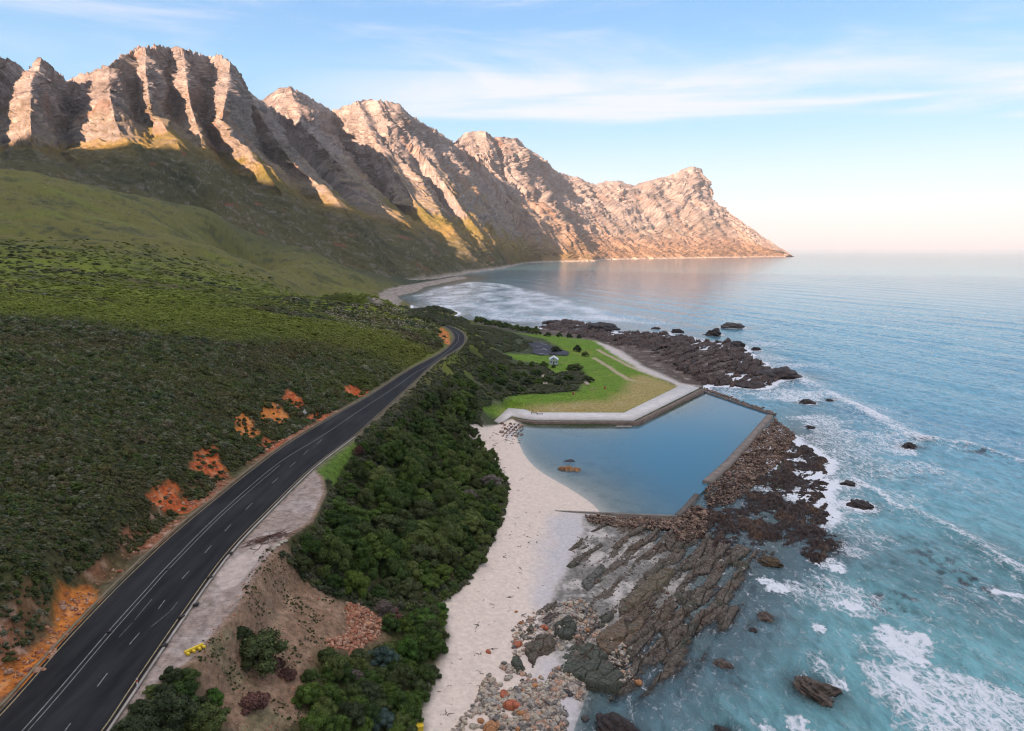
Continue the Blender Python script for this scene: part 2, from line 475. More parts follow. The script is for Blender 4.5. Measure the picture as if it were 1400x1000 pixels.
class NT:
    """small node-tree helper"""
    def __init__(self, name):
        self.m = bpy.data.materials.new(name)
        self.m.use_nodes = True
        self.n = self.m.node_tree.nodes; self.l = self.m.node_tree.links
        self.n.clear()
        self.out = self.n.new('ShaderNodeOutputMaterial')

    def node(self, t, **kw):
        nd = self.n.new(t)
        for k, v in kw.items():
            setattr(nd, k, v)
        return nd

    def inp(self, sock, v):
        if v is None: return
        if hasattr(v, 'is_output') or isinstance(v, bpy.types.NodeSocket):
            self.l.new(v, sock)
        else:
            sock.default_value = v

    def math(self, op, a, b=None, c=None):
        nd = self.node('ShaderNodeMath', operation=op)
        for i, v in enumerate((a, b, c)):
            self.inp(nd.inputs[i], v)
        return nd.outputs[0]

    def attr(self, name):
        return self.node('ShaderNodeAttribute', attribute_name=name)

    def pos(self):
        return self.node('ShaderNodeNewGeometry').outputs['Position']

    def mapping(self, v, scale=(1, 1, 1), rot=(0, 0, 0)):
        nd = self.node('ShaderNodeMapping')
        self.l.new(v, nd.inputs[0]); nd.inputs['Scale'].default_value = scale; nd.inputs['Rotation'].default_value = rot
        return nd.outputs[0]

    def noise(self, v, scale, detail=5, rough=.55, dist=0, col=False):
        nd = self.node('ShaderNodeTexNoise')
        self.l.new(v, nd.inputs['Vector'])
        nd.inputs['Scale'].default_value = scale; nd.inputs['Detail'].default_value = detail
        nd.inputs['Roughness'].default_value = rough; nd.inputs['Distortion'].default_value = dist
        return nd.outputs['Color' if col else 'Fac']

    def voro(self, v, scale, feature='F1', out='Distance', rand=1):
        nd = self.node('ShaderNodeTexVoronoi', feature=feature)
        self.l.new(v, nd.inputs['Vector']); nd.inputs['Scale'].default_value = scale
        nd.inputs['Randomness'].default_value = rand
        return nd.outputs[out]

    def rng(self, v, a, b, lo=0., hi=1., smooth=True):
        nd = self.node('ShaderNodeMapRange', interpolation_type='SMOOTHSTEP' if smooth else 'LINEAR')
        self.inp(nd.inputs[0], v)
        for i, x in enumerate((a, b, lo, hi)):
            self.inp(nd.inputs[i + 1], x)
        return nd.outputs[0]

    def mix(self, f, a, b, mode='MIX'):
        nd = self.node('ShaderNodeMix', data_type='RGBA', blend_type=mode)
        self.inp(nd.inputs['Factor'], f)
        self.inp(nd.inputs['A'], a if not isinstance(a, tuple) else (*a[:3], 1))
        self.inp(nd.inputs['B'], b if not isinstance(b, tuple) else (*b[:3], 1))
        return nd.outputs['Result']

    def scale(self, col, f):
        nd = self.node('ShaderNodeVectorMath', operation='SCALE')
        self.l.new(col, nd.inputs[0]); self.inp(nd.inputs['Scale'], f)
        return nd.outputs[0]

    def bump(self, h, strength=.5, dist=.1, normal=None):
        nd = self.node('ShaderNodeBump')
        self.inp(nd.inputs['Height'], h)
        nd.inputs['Strength'].default_value = strength; nd.inputs['Distance'].default_value = dist
        if normal is not None: self.l.new(normal, nd.inputs['Normal'])
        return nd.outputs[0]

    def principled(self, col, rough=.8, normal=None, spec=.3, **kw):
        nd = self.node('ShaderNodeBsdfPrincipled')
        self.inp(nd.inputs['Base Color'], col if not isinstance(col, tuple) else (*col[:3], 1))
        self.inp(nd.inputs['Roughness'], rough)
        self.inp(nd.inputs['Specular IOR Level'], spec)
        if normal is not None: self.l.new(normal, nd.inputs['Normal'])
        for k, v in kw.items(): self.inp(nd.inputs[k], v)
        return nd.outputs[0]

    def done(self, sh):
        self.l.new(sh, self.out.inputs[0])
        return self.m


def simple_mat(name, col, rough=.7, var=.25, nscale=2.0, bscale=None, bdist=.02, spec=.3, metallic=0.):
    t = NT(name)
    p = t.node('ShaderNodeTexCoord').outputs['Object']
    n = t.noise(p, nscale, 6, .6)
    c = t.scale(t.mix(0.0, col, col), t.rng(n, .25, .75, 1 - var, 1 + var, False))
    h = t.noise(p, bscale or nscale * 6, 6, .65)
    return t.done(t.principled(c, rough, t.bump(h, .6, bdist), spec, Metallic=metallic))


# ------------------------------------------------------------------ ground
def mixc3(a, b, w):
    return a + (np.asarray(b) - a) * w[:, None]


GRID = {}


def gfast(X, Y):
    X = np.asarray(X, float); Y = np.asarray(Y, float)
    th, r, z = GRID['th'], GRID['r'], GRID['z']
    a = np.interp(np.arctan2(X, Y), th, np.arange(len(th))); b = np.interp(np.hypot(X, Y), r, np.arange(len(r)))
    i = np.clip(a.astype(int), 0, len(th) - 2); j = np.clip(b.astype(int), 0, len(r) - 2)
    a = a - i; b = b - j
    return z[i, j] * (1 - a) * (1 - b) + z[i + 1, j] * a * (1 - b) + z[i, j + 1] * (1 - a) * b + z[i + 1, j + 1] * a * b


def build_ground():
    nt, nr = 820, 900
    # angular rows denser over the part the photo shows
    th = np.concatenate([np.linspace(-1.45, -.72, 50, endpoint=False), np.linspace(-.72, .62, nt - 90), np.linspace(.63, 1.45, 40)])
    r = np.concatenate([np.geomspace(8, 48, 16, endpoint=False), np.geomspace(48, 620, 640, endpoint=False), np.geomspace(620, 5200, nr - 656)])
    T, R = np.meshgrid(th, r, indexing='ij')
    X, Y = (np.sin(T) * R).ravel(), (np.cos(T) * R).ravel()
    z = ground_z(X, Y)
    GRID.update(th=th, r=r, z=z.reshape(T.shape))
    rr = np.hypot(X, Y)
    # ---- cover colour (albedo)
    n1 = fbm(X / 40, Y / 40, 5, 101); n2 = fbm(X / 7, Y / 7, 4, 102); n3 = fbm(X / 1.6, Y / 1.6, 3, 103); n4 = fbm(X / 140, Y / 60, 4, 104)
    c = np.tile(np.array([.058, .058, .022]), (len(X), 1))
    c = mixc3(c, [.075, .058, .028], sstep(-.1, .5, n1 + .4 * n2))
    g = sstep(200, 290, rr + 60 * n1) * sstep(700, 480, rr + 100 * n4)
    c = mixc3(c, [.14, .175, .014], g * sstep(-.55, .15, n4 + .4 * n2) * .95)
    c = mixc3(c, [.10, .085, .03], g * sstep(-.1, .5, n1 * .8 + n2 * .5) * .6)
    c = mixc3(c, [.135, .125, .030], sstep(470, 640, rr) * .8)
    c = mixc3(c, [.026, .034, .018], sstep(.05, .5, -n1 + .5 * n2) * .6)
    c = mixc3(c, [.018, .030, .022], sstep(900, 1300, rr) * .85)
    c = mixc3(c, [.16, .12, .085], sstep(.40, .6, n2 + .35 * n1) * sstep(150, 260, rr) * .35)
    c = mixc3(c, [.028, .036, .014], sstep(.12, .42, fbm(X / 9, Y / 16, 4, 109)) * sstep(380, 520, rr) * .65)
    c = mixc3(c, [.13, .15, .02], sstep(.1, .5, fbm(X / 70, Y / 45, 4, 110)) * sstep(430, 600, rr) * sstep(1000, 800, rr) * .6)
    # lowland between road and lawn
    low = sstep(-0.11, -0.02, np.arctan2(X, Y)) * sstep(13, 9, z)
    c = mixc3(c, [.05, .06, .028], low)
    c = mixc3(c, [.16, .14, .10], low * sstep(.2, .45, n2) * .7)

    def area(poly, col, soft=1.2, wob=1.0, amt=1.0):
        nonlocal c
        sd = sdist(X, Y, poly)
        w = sstep(soft, -soft, sd + n2 * wob * 2) * amt
        c = mixc3(c, col, w)
        return w
    area(BRIGHT, [.085, .14, .02], .6, .4)
    lw = area(LAWN, [.115, .20, .018], 2.5, 1.2)
    c = mixc3(c, [.20, .22, .035], lw * sstep(0.0, .5, n1 + n2 * .5) * .7)
    c = mixc3(c, [.07, .12, .015], lw * sstep(.05, .4, fbm(X / 5, Y / 5, 4, 107) - .3 * n1) * .5)
    c = mixc3(c, [.22, .18, .07], lw * sstep(.30, .5, fbm(X / 9, Y / 16, 4, 108)) * .6)
    dw = area(DRY, [.33, .25, .10], 5, 1.5, .9)
    c = mixc3(c, [.40, .33, .19], dw * sstep(.1, .5, n2) * .5)
    for tline in TRACK:
        c = mixc3(c, [.42, .33, .22], sstep(1.7, .7, seg_dist(X, Y, tline) + n3 * .6) * .9)
    sw = area(BEACH, [.66, .545, .455], 1.2, .5)
    # damp sand near the water and towards the shelf, dry pale sand above
    wetn = sstep(.25, -.45, (z - 1.15) + .5 * n1 + .25 * n2)
    wetn = wetn * (sdist(X, Y, POOL_POLY) > -2)
    c = mixc3(c, [.47, .45, .46], sw * wetn * .8)
    c = mixc3(c, [.60, .50, .42], sw * sstep(0, .6, n2) * .5)
    area(NBEACH, [.52, .46, .42], 2, 1)
    dd = area(DIRT, [.215, .135, .085], 1.2, .8)
    c = mixc3(c, [.29, .195, .13], dd * sstep(-.1, .5, n2 + .5 * n3) * .8)
    c = mixc3(c, [.085, .10, .04], dd * sstep(.22, .5, n1 * .8 + n2) * .55)
    area(BAYSAND, [.30, .25, .21], 3, 1)
    c = mixc3(c, [.10, .09, .075], sstep(8, -4, sdist(X, Y, BAYSAND)) * sstep(.0, .3, n2) * .7)
    # gravel turnout with a paler worn slab
    td = sdist(X, Y, TURN_POLY)
    tw = sstep(.5, -.3, td + n3 * .4)
    c = mixc3(c, [.30, .235, .195], tw)
    c = mixc3(c, [.37, .31, .28], tw * sstep(-.2, .45, n2 + n3 * .6) * .8)
    slab = poly_xy([(368, 753), (378, 752), (365, 770), (345, 800), (328, 826), (305, 825), (298, 808), (302, 787), (330, 765)])
    c = mixc3(c, [.47, .385, .33], sstep(.25, -.1, sdist(X, Y, slab) + n3 * .3))
    lip = np.abs(td)
    c = mixc3(c, [.23, .15, .10], sstep(.5, .1, lip) * sstep(0, 3, sdist(X, Y, ROAD_POLY)) * .8)
    # verges and ditch
    rd = sdist(X, Y, ROAD_POLY)
    ver = sstep(2.2, .3, rd + n3 * .7) * (rd > -1) * (1 - tw)
    c = mixc3(c, [.155, .13, .085], ver * .85)
    leftside = X < np.interp(Y, RE[:, 1], RE[:, 0])
    bank = sstep(3.0, 1.6, np.abs(rd - 2.3) + n2) * leftside * sstep(-.35, .25, fbm(X / 14, Y / 14, 3, 77)) * (Y < 175)
    c = mixc3(c, [.30, .12, .065], bank * .8)
    c = mixc3(c, [.42, .29, .22], bank * sstep(.1, .35, n3) * .6)
    for i, s in enumerate(SOIL):
        sd = sdist(X, Y, s)
        w = sstep(.7, -.5, sd + n3 * 1.1 + n2 * .7)
        base = np.array([.50, .17, .035]) if i in (0, 9, 4, 5) else np.array([.46, .10, .028])
        c = mixc3(c, base, w)
        c = mixc3(c, [.56, .30, .15], w * sstep(0, .5, n3 + n2 * .5) * .55)
        c = mixc3(c, [.20, .06, .03], w * sstep(.05, .5, -n3 + .3 * n2) * .5)
    shf = sstep(2, -2, sdist(X, Y, SHELFG)) * (1 - sw)
    c = mixc3(c, [.20, .185, .165], shf)
    c = mixc3(c, [.46, .42, .38], shf * sstep(-.05, .4, n2 + .4 * n3))
    nsh = sstep(3, -3, sdist(X, Y, NSHORE))
    c = mixc3(c, [.10, .075, .06], nsh)
    c = mixc3(c, [.36, .30, .26], nsh * sstep(.1, .5, n2 + .4 * n3) * .7)
    # under water and tidal fringe
    pd = sdist(X, Y, POOL_POLY)
    uw = sstep(.3, -.5, z) * (pd > 0)
    c = mixc3(c, [.10, .105, .085], uw * .9)
    inpool = (pd < 0) * sstep(.75, .1, z)
    c = mixc3(c, [.36, .36, .30], inpool * .8)
    c = mixc3(c, [.10, .09, .06], inpool * sstep(.15, .6, n1 + n2 * .6) * .7)
    c *= (1 + ((.22 - .15 * np.clip(sw, 0, 1)) * n3)[:, None])
    z = np.where(rr > 4600, z - (rr - 4600) * .2, z)
    me = np_mesh('ground', np.stack([X, Y, z], 1), grid_faces(len(th), len(r)), True, {'cover': np.clip(c, .004, .9)})
    t = NT('ground')
    p = t.pos()
    a = t.attr('cover').outputs['Color']
    n = t.noise(p, 1.3, 8, .7)
    bw = t.node('ShaderNodeRGBToBW'); t.l.new(a, bw.inputs[0])
    kk = t.rng(bw.outputs[0], .12, .5, 2.0, .55)
    n2_ = t.noise(p, 6.0, 6, .7)
    fac = t.math('MULTIPLY_ADD', t.math('SUBTRACT', t.math('MULTIPLY_ADD', n2_, .5, t.math('MULTIPLY', n, .5)), .5), kk, 1.0)
    fac = t.math('MULTIPLY_ADD', t.math('SUBTRACT', n, .5), kk, fac)
    col = t.scale(a, t.math('MAXIMUM', fac, .15))
    h = t.math('ADD', t.noise(p, 3.0, 8, .7), t.math('MULTIPLY', t.noise(p, .35, 4, .6), 1.0))
    mat = t.done(t.principled(col, .92, t.bump(h, .5, .16), .12))
    new_obj('ground', me, mat, kind='structure', label='hillside, beach and lawn ground along the coast')


build_ground()
exec_later = []


def P2(px, py):
    r = np.array(ray(px, py)); t = np.geomspace(40, 3000, 1500)
    q = r[None, :] * t[:, None]
    dz = HC + q[:, 2] - gfast(q[:, 0], q[:, 1])
    k = int(np.argmax(dz < 0))
    if k == 0: return at_z(px, py, 0)
    u = dz[k - 1] / (dz[k - 1] - dz[k]); tt = t[k - 1] + (t[k] - t[k - 1]) * u
    return (r[0] * tt, r[1] * tt, HC + r[2] * tt)

# ------------------------------------------------------------------ mountains
# columns of the range from near to far: ridge and gully lines traced crest / upper / middle / lower, each with a distance, then the foot
#  crest(px,py)  upper     middle     lower      Yc    Yu    Ym    Yl    foot(px, Y, z)
MT = [
 ((-330, 40), (-330, 100), (-330, 160), (-330, 220), 1650, 1450, 1300, 1150, (-330, 800, 170)),
 ((-200, 20), (-200, 90), (-190, 160), (-180, 220), 1700, 1500, 1350, 1200, (-150, 820, 165)),
 ((-110, 45), (-100, 100), (-95, 150), (-90, 215), 1850, 1700, 1550, 1350, (-80, 840, 160)),
 ((-60, 40), (-65, 90), (-68, 150), (-60, 210), 1720, 1520, 1380, 1200, (-40, 850, 158)),
 ((0, 76), (-8, 110), (-10, 160), (0, 212), 1950, 1820, 1650, 1350, (10, 870, 150)),
 ((38, 98), (18, 130), (4, 165), (4, 205), 1880, 1740, 1600, 1330, (40, 880, 146)),
 ((57, 83), (42, 115), (41, 155), (43, 203), 1700, 1500, 1370, 1230, (80, 900, 140)),
 ((76, 98), (78, 130), (75, 170), (70, 208), 1830, 1680, 1520, 1300, (100, 910, 134)),
 ((91, 112), (95, 140), (92, 175), (84, 212), 2000, 1900, 1720, 1380, (130, 920, 128)),
 ((112, 103), (126, 128), (120, 165), (95, 210), 1900, 1760, 1580, 1330, (150, 930, 124)),
 ((148, 92), (150, 130), (158, 168), (182, 205), 1740, 1540, 1400, 1240, (220, 960, 112)),
 ((168, 78), (172, 125), (180, 165), (200, 204), 1880, 1730, 1540, 1290, (240, 980, 106)),
 ((184, 69), (186, 110), (190, 158), (212, 200), 2080, 1990, 1800, 1340, (255, 990, 102)),
 ((199, 66), (199, 104), (206, 148), (243, 196), 1880, 1700, 1560, 1330, (290, 1010, 95)),
 ((214, 64), (218, 110), (226, 155), (258, 202), 1960, 1850, 1680, 1370, (305, 1020, 92)),
 ((232, 66), (234, 110), (237, 158), (268, 208), 2100, 2010, 1860, 1400, (320, 1030, 88)),
 ((251, 68), (254, 104), (261, 145), (285, 212), 1930, 1780, 1660, 1440, (345, 1050, 80)),
 ((266, 74), (268, 115), (270, 160), (294, 218), 2020, 1920, 1800, 1480, (360, 1060, 76)),
 ((284, 79), (284, 125), (280, 180), (305, 228), 2180, 2120, 1960, 1540, (380, 1080, 68)),
 ((298, 76), (296, 118), (284, 175), (330, 245), 2080, 1960, 1800, 1500, (400, 1100, 58)),
 ((315, 88), (312, 120), (303, 160), (385, 262), 1920, 1760, 1600, 1400, (440, 1130, 40)),
 ((326, 100), (326, 135), (345, 200), (405, 268), 2020, 1930, 1760, 1480, (460, 1150, 32)),
 ((336, 120), (334, 150), (362, 210), (420, 272), 2150, 2080, 1900, 1580, (475, 1170, 27)),
 ((345, 138), (365, 172), (400, 222), (478, 288), 2050, 1900, 1730, 1500, (520, 1180, 16)),
 ((352, 148), (385, 195), (428, 240), (497, 300), 2250, 2130, 2000, 1640, (540, 1200, 8)),
 ((356, 138), (390, 205), (440, 255), (505, 300), 2760, 2600, 2350, 1900, (560, 1260, 3)),
 ((378, 124), (398, 180), (450, 235), (540, 310), 2780, 2600, 2300, 1880, (580, 1320, 1)),
 ((396, 119), (412, 165), (480, 240), (560, 312), 2700, 2500, 2220, 1900, (600, 1420, 0)),
 ((420, 133), (440, 180), (500, 250), (570, 316), 2880, 2700, 2420, 2000, (612, 1520, 0)),
 ((452, 151), (470, 195), (520, 262), (585, 322), 3050, 2900, 2650, 2150, (622, 1600, 0)),
 ((472, 147), (492, 190), (530, 245), (590, 325), 2900, 2720, 2500, 2200, (632, 1700, 0)),
 ((488, 138), (508, 185), (535, 225), (600, 325), 2800, 2620, 2480, 2200, (640, 1780, 0)),
 ((500, 137), (522, 190), (560, 250), (612, 322), 2850, 2660, 2460, 2200, (648, 1840, 0)),
 ((515, 138), (535, 190), (585, 262), (628, 324), 2800, 2640, 2440, 2200, (655, 1900, 0)),
 ((530, 139), (547, 195), (600, 275), (650, 332), 2850, 2740, 2620, 2350, (668, 2020, 0)),
 ((548, 145), (558, 185), (600, 240), (662, 330), 2790, 2680, 2520, 2300, (680, 2150, 0)),
 ((559, 158), (568, 190), (618, 250), (672, 332), 2860, 2720, 2520, 2350, (687, 2250, 0)),
 ((572, 166), (590, 205), (640, 280), (682, 338), 3060, 2900, 2640, 2450, (694, 2400, 0)),
 ((590, 176), (608, 203), (655, 268), (692, 335), 3120, 2900, 2640, 2480, (700, 2500, 0)),
 ((606, 188), (614, 212), (672, 285), (700, 336), 3240, 3060, 2760, 2600, (705, 2650, 0)),
 ((617, 197), (635, 240), (690, 300), (712, 340), 3560, 3350, 3000, 2800, (712, 2850, 0)),
 ((626, 190), (648, 225), (705, 310), (728, 344), 3700, 3600, 3220, 3060, (722, 3050, 0)),
 ((638, 182), (650, 215), (700, 285), (742, 344), 3560, 3420, 3160, 3060, (735, 3200, 0)),
 ((650, 180), (657, 220), (720, 300), (752, 345), 3580, 3440, 3200, 3100, (748, 3260, 0)),
 ((664, 180), (672, 232), (725, 290), (762, 346), 3500, 3350, 3180, 3120, (758, 3320, 0)),
 ((674, 188), (684, 240), (740, 308), (775, 346), 3680, 3560, 3320, 3220, (772, 3400, 0)),
 ((684, 187), (690, 225), (745, 300), (790, 346), 3600, 3450, 3260, 3220, (790, 3480, 0)),
 ((706, 189), (718, 240), (775, 308), (806, 347), 3650, 3500, 3330, 3300, (812, 3580, 0)),
 ((716, 200), (733, 250), (785, 315), (818, 347), 3760, 3620, 3460, 3400, (825, 3680, 0)),
 ((732, 210), (745, 245), (800, 315), (835, 347), 3720, 3560, 3400, 3400, (840, 3760, 0)),
 ((750, 224), (765, 262), (815, 320), (848, 347), 3850, 3700, 3500, 3480, (855, 3860, 0)),
 ((757, 234), (776, 275), (826, 326), (858, 347), 4050, 3900, 3680, 3600, (866, 3950, 0)),
 ((775, 239), (790, 270), (838, 322), (868, 347), 4300, 4100, 3800, 3700, (876, 4050, 0)),
 ((790, 243), (800, 268), (848, 322), (880, 347.5), 4320, 4140, 3860, 3800, (888, 4150, 0)),
 ((814, 253), (822, 282), (862, 328), (892, 347.5), 4560, 4400, 4060, 3950, (900, 4300, 0)),
 ((826, 249), (838, 275), (872, 322), (902, 347.5), 4560, 4380, 4060, 4000, (912, 4380, 0)),
 ((846, 247), (860, 280), (890, 326), (916, 348), 4640, 4460, 4180, 4150, (926, 4500, 0)),
 ((866, 254), (882, 290), (908, 330), (930, 348), 4900, 4700, 4400, 4300, (942, 4600, 0)),
 ((884, 248), (896, 275), (920, 322), (944, 348), 4900, 4680, 4440, 4400, (958, 4700, 0)),
 ((906, 243), (908, 270), (935, 325), (958, 348), 5080, 4880, 4600, 4550, (972, 4800, 0)),
 ((922, 238), (928, 275), (950, 322), (972, 348), 5150, 4950, 4700, 4650, (985, 4900, 0)),
 ((934, 231), (938, 262), (968, 322), (990, 348.5), 5150, 4950, 4760, 4750, (1000, 5000, 0)),
 ((948, 228), (952, 262), (985, 320), (1005, 348.5), 5100, 4960, 4800, 4800, (1015, 5060, 0)),
 ((959, 231), (962, 262), (1000, 322), (1022, 348.5), 5160, 5040, 4900, 4900, (1032, 5120, 0)),
 ((963, 248), (975, 275), (1012, 325), (1036, 348.5), 5320, 5200, 5000, 5000, (1045, 5200, 0)),
 ((968, 264), (985, 285), (1022, 328), (1046, 348.5), 5450, 5300, 5100, 5080, (1055, 5260, 0)),
 ((984, 283), (1000, 303), (1035, 334), (1056, 348.5), 5450, 5350, 5200, 5150, (1063, 5330, 0)),
 ((1012, 302), (1022, 318), (1045, 338), (1064, 349), 5500, 5420, 5300, 5250, (1070, 5400, 0)),
 ((1040, 322), (1048, 332), (1060, 342), (1072, 349), 5560, 5500, 5400, 5380, (1076, 5460, 0)),
 ((1062, 336), (1066, 341), (1073, 346), (1078, 349), 5600, 5560, 5500, 5480, (1081, 5520, 0)),
 ((1084, 350), (1084, 350.5), (1085, 351), (1086, 351), 5650, 5640, 5600, 5600, (1087, 5640, -8)),
]


def build_mountains():
    cols = []
    for (c, u, m, l, Yc, Yu, Ym, Yl, ft) in MT:
        if ft[2] == 0 and c[0] > 715:
            fy = at_z(ft[0], np.interp(ft[0], [700, 800, 900, 1000, 1085], [359.5, 356, 354, 352.4, 351]), 0)[1]
            k = max(0, fy + 260 - Ym) * np.interp(ft[0], [1040, 1085], [1, .3])
            Ym += k; Yu += k; Yc += k
        elif ft[2] == 0:
            k = max(0, ft[1] + 240 - Yl)
            Yl += k; Ym += k; Yu += k; Yc += k
        pc, pu, pm, pl = np.array(at_y(*c, Yc)), np.array(at_y(*u, Yu)), np.array(at_y(*m, Ym)), np.array(at_y(*l, Yl))
        # a foot lies farther down and out than the line above it
        fx = (ft[0] - CX) / F * (ft[1] * CP + (HC - ft[2]) * SP)
        pf = np.array([fx, ft[1], ft[2]])
        if ft[2] == 0 and c[0] > 715:
            py = {True: 0}
            # shoreline distance from its height in the picture
            yy = np.interp(ft[0], [700, 800, 900, 1000, 1085], [359.5, 356, 354, 352.4, 351])
            s = np.array(at_z(ft[0], yy, 0))
            pf = s
            # keep lower point between shoreline and middle
            pl = pf * .62 + pm * .38
            zl = min(pl[2], 75)
            pl = pf * .72 + pm * .28
        back1 = pc + np.array([-120, 260, -pc[2] * .45])
        back2 = pc + np.array([-260, 700, -pc[2] - 40])
        foot2 = pf + np.array([25, -60, -45])
        cols.append([back2, back1, pc, pu, pm, pl, pf, foot2])
    N = np.array(cols)                                   # (ncol, 8, 3)
    # resample columns by screen-like arc length
    d0 = np.linalg.norm(np.diff(N[:, 3, :2], axis=0), axis=1) / np.maximum(N[1:, 3, 1], 1)
    s = np.concatenate([[0], np.cumsum(np.maximum(d0, .006))])
    nc = 1500
    q = np.linspace(0, s[-1], nc)
    rows_t = np.array([0, 1, 2, 3, 4, 5, 6, 7.])
    rq = np.concatenate([np.linspace(0, 2, 20, endpoint=False), np.linspace(2, 3, 110, endpoint=False), np.linspace(3, 4, 100, endpoint=False), np.linspace(4, 5, 90, endpoint=False), np.linspace(5, 6, 60, endpoint=False), np.linspace(6, 7, 8)])
    nr = len(rq)
    # wander so that straight ridge lines do not show
    G = np.zeros((nc, nr, 3))
    tmp = np.zeros((nc, 8, 3))
    for j in range(8):
        for k in range(3):
            tmp[:, j, k] = np.interp(q, s, N[:, j, k])
    QQ, RR = np.meshgrid(q, rq, indexing='ij')
    wob = fbm(QQ * 24, RR * 2.6, 5, 55, .6) * .022 * sstep(2.0, 2.5, RR) * sstep(6.5, 5, RR)
    qi = np.clip(QQ + wob, 0, s[-1])
    ji = np.clip(np.floor(RR).astype(int), 0, 6); jf = RR - ji
    # smooth interpolation between rows, gently
    for k in range(3):
        lo = np.zeros_like(RR); hi = np.zeros_like(RR)
        for j in range(8):
            vals = np.interp(qi, s, N[:, j, k])
            lo = np.where(ji == j, vals, lo)
            hi = np.where(ji + 1 == j, vals, hi)
        G[..., k] = lo + (hi - lo) * jf
    # displacement along the outward direction
    X, Y, Zc = G[..., 0], G[..., 1], G[..., 2]
    dist = np.hypot(X, Y)
    A = X * .8 - Y * .6                                   # along-slope coordinates
    B = X * .6 + Y * .8
    cliff = np.clip(1.25 - np.abs(RR - 2.9) * .55, .12, 1) * sstep(1.6, 2.1, RR)
    cliff = np.where(RR > 4.6, cliff * sstep(6.2, 4.6, RR) + .05, cliff)
    zf = Zc - .12 * B                                     # tilted strata
    def both(fn):
        return (fn(B) + fn(A + 913.0)) * .5
    butt = both(lambda q_: ridged(q_ / 75 + 20, Zc / 300, 3, 61, .55))
    fine = both(lambda q_: ridged(q_ / 26, Zc / 130, 5, 62, .6))
    strata = both(lambda q_: ridged(q_ / 260, zf / 24, 4, 63, .6))
    gul = ridged(B / 46 + .25 * fbm(B / 90, Zc / 90, 3, 66), Zc / 500, 3, 64, .5)
    chip = both(lambda q_: ridged(q_ / 9, Zc / 44, 3, 67, .6))
    c1 = both(lambda q_: cells(q_ / 36 + .5 * fbm(q_ / 40, Zc / 40, 3, 81), Zc / 150, 82)[2])
    c2 = both(lambda q_: cells(q_ / 15 + .4 * fbm(q_ / 20, Zc / 20, 3, 83), Zc / 62, 84)[2])
    c3 = both(lambda q_: cells(q_ / 6, Zc / 16, 85)[2])
    disp = cliff * ((butt - .5) * 42 + (fine - .5) * 24 + (strata - .5) * 3 + (both(lambda q_: ridged(q_ / 42 + .3 * fbm(q_ / 60, Zc / 120, 3, 90), Zc / 700, 3, 89)) - .5) * 30 + (chip - .5) * 9 + (c1 - .5) * 26 + (c2 - .5) * 11 + (c3 - .5) * 5 + both(lambda q_: fbm(q_ / 110, Zc / 140, 3, 87)) * 50)
    disp = disp * (.3 + .7 * sstep(2.0, 2.4, RR))
    disp = disp + sstep(3.6, 4.6, RR) * sstep(6.4, 5.6, RR) * ((gul - .6) * 22 + fbm(B / 60, A / 60, 4, 88) * 18)
    disp *= np.clip(dist / 2600, .72, 1.5) * sstep(s[-1] - .002, s[-1] - .10, QQ)
    g1 = np.gradient(G, axis=0); g2 = np.gradient(G, axis=1)
    nb_ = np.cross(g2, g1); nb_ /= np.linalg.norm(nb_, axis=-1, keepdims=True) + 1e-9
    nb_ *= np.where(nb_[..., 2:3] < 0, -1.0, 1.0)
    k3 = np.ones(9) / 9
    for ax in (0,):
        for kk in range(3):
            nb_[..., kk] = np.apply_along_axis(lambda v: np.convolve(np.pad(v, 4, mode='edge'), k3, 'valid'), ax, nb_[..., kk])
    Xn = X + nb_[..., 0] * disp
    Yn = Y + nb_[..., 1] * disp
    Zn = Zc + nb_[..., 2] * disp * .8
    crest = sstep(.6, 0, np.abs(RR - 2))
    Zn = Zn + crest * (ridged(B / 30, A / 60, 4, 68) * 9 + cells(B / 17, A / 40, 69)[2] * 9) - crest * 7
    V = np.stack([Xn.ravel(), Yn.ravel(), Zn.ravel()], 1)
    # ---- colours from slope and height
    gu = np.gradient(np.stack([Xn, Yn, Zn], -1), axis=0); gv = np.gradient(np.stack([Xn, Yn, Zn], -1), axis=1)
    nrm = np.cross(gv, gu)
    nrm /= np.linalg.norm(nrm, axis=-1, keepdims=True) + 1e-9
    up = np.abs(nrm[..., 2])
    rf = RR.ravel(); upf = up.ravel(); x = Xn.ravel(); y = Yn.ravel(); z = Zn.ravel(); b = B.ravel(); q1 = QQ.ravel(); zz = zf.ravel()
    n1 = fbm(b / 120, z / 120, 4, 71); n2 = fbm(b / 28, z / 28, 4, 72); n3 = fbm(b / 9, z / 5, 3, 73)
    c = np.tile(np.array([.165, .150, .143]), (len(x), 1))
    c = mixc3(c, [.27, .245, .23], sstep(-.2, .5, n2 + .4 * n3))
    c = mixc3(c, [.075, .071, .073], sstep(.1, .6, n1 - n3 * .8))
    c = mixc3(c, [.23, .12, .07], sstep(.1, .55, fbm(b / 60, z / 200, 3, 74)) * .45)
    c *= (1 + .10 * fbm(b / 80, zz / 5.0, 3, 75) * 2 * sstep(.8, .4, upf))[:, None]
    far = sstep(3000, 4200, np.hypot(x, y))
    # grass on gentler ground and in the lower half
    grassy = sstep(.40, .62, upf + .12 * n2) * sstep(2.6, 3.4, rf + .5 * n1)
    low = sstep(4.45, 5.0, rf + .55 * n1 + .35 * n2)
    gm = np.clip(grassy * .45 * sstep(3.2, 4.0, rf) + low, 0, 1) * (1 - .25 * far)
    c = mixc3(c, [.155, .112, .024], gm * .9)
    c = mixc3(c, [.080, .085, .020], gm * sstep(-.05, .45, n1 + .4 * n2) * .6 * (1 - far * .6))
    c = mixc3(c, [.20, .135, .095], far * sstep(3.6, 4.4, rf + .5 * n1) * .8)
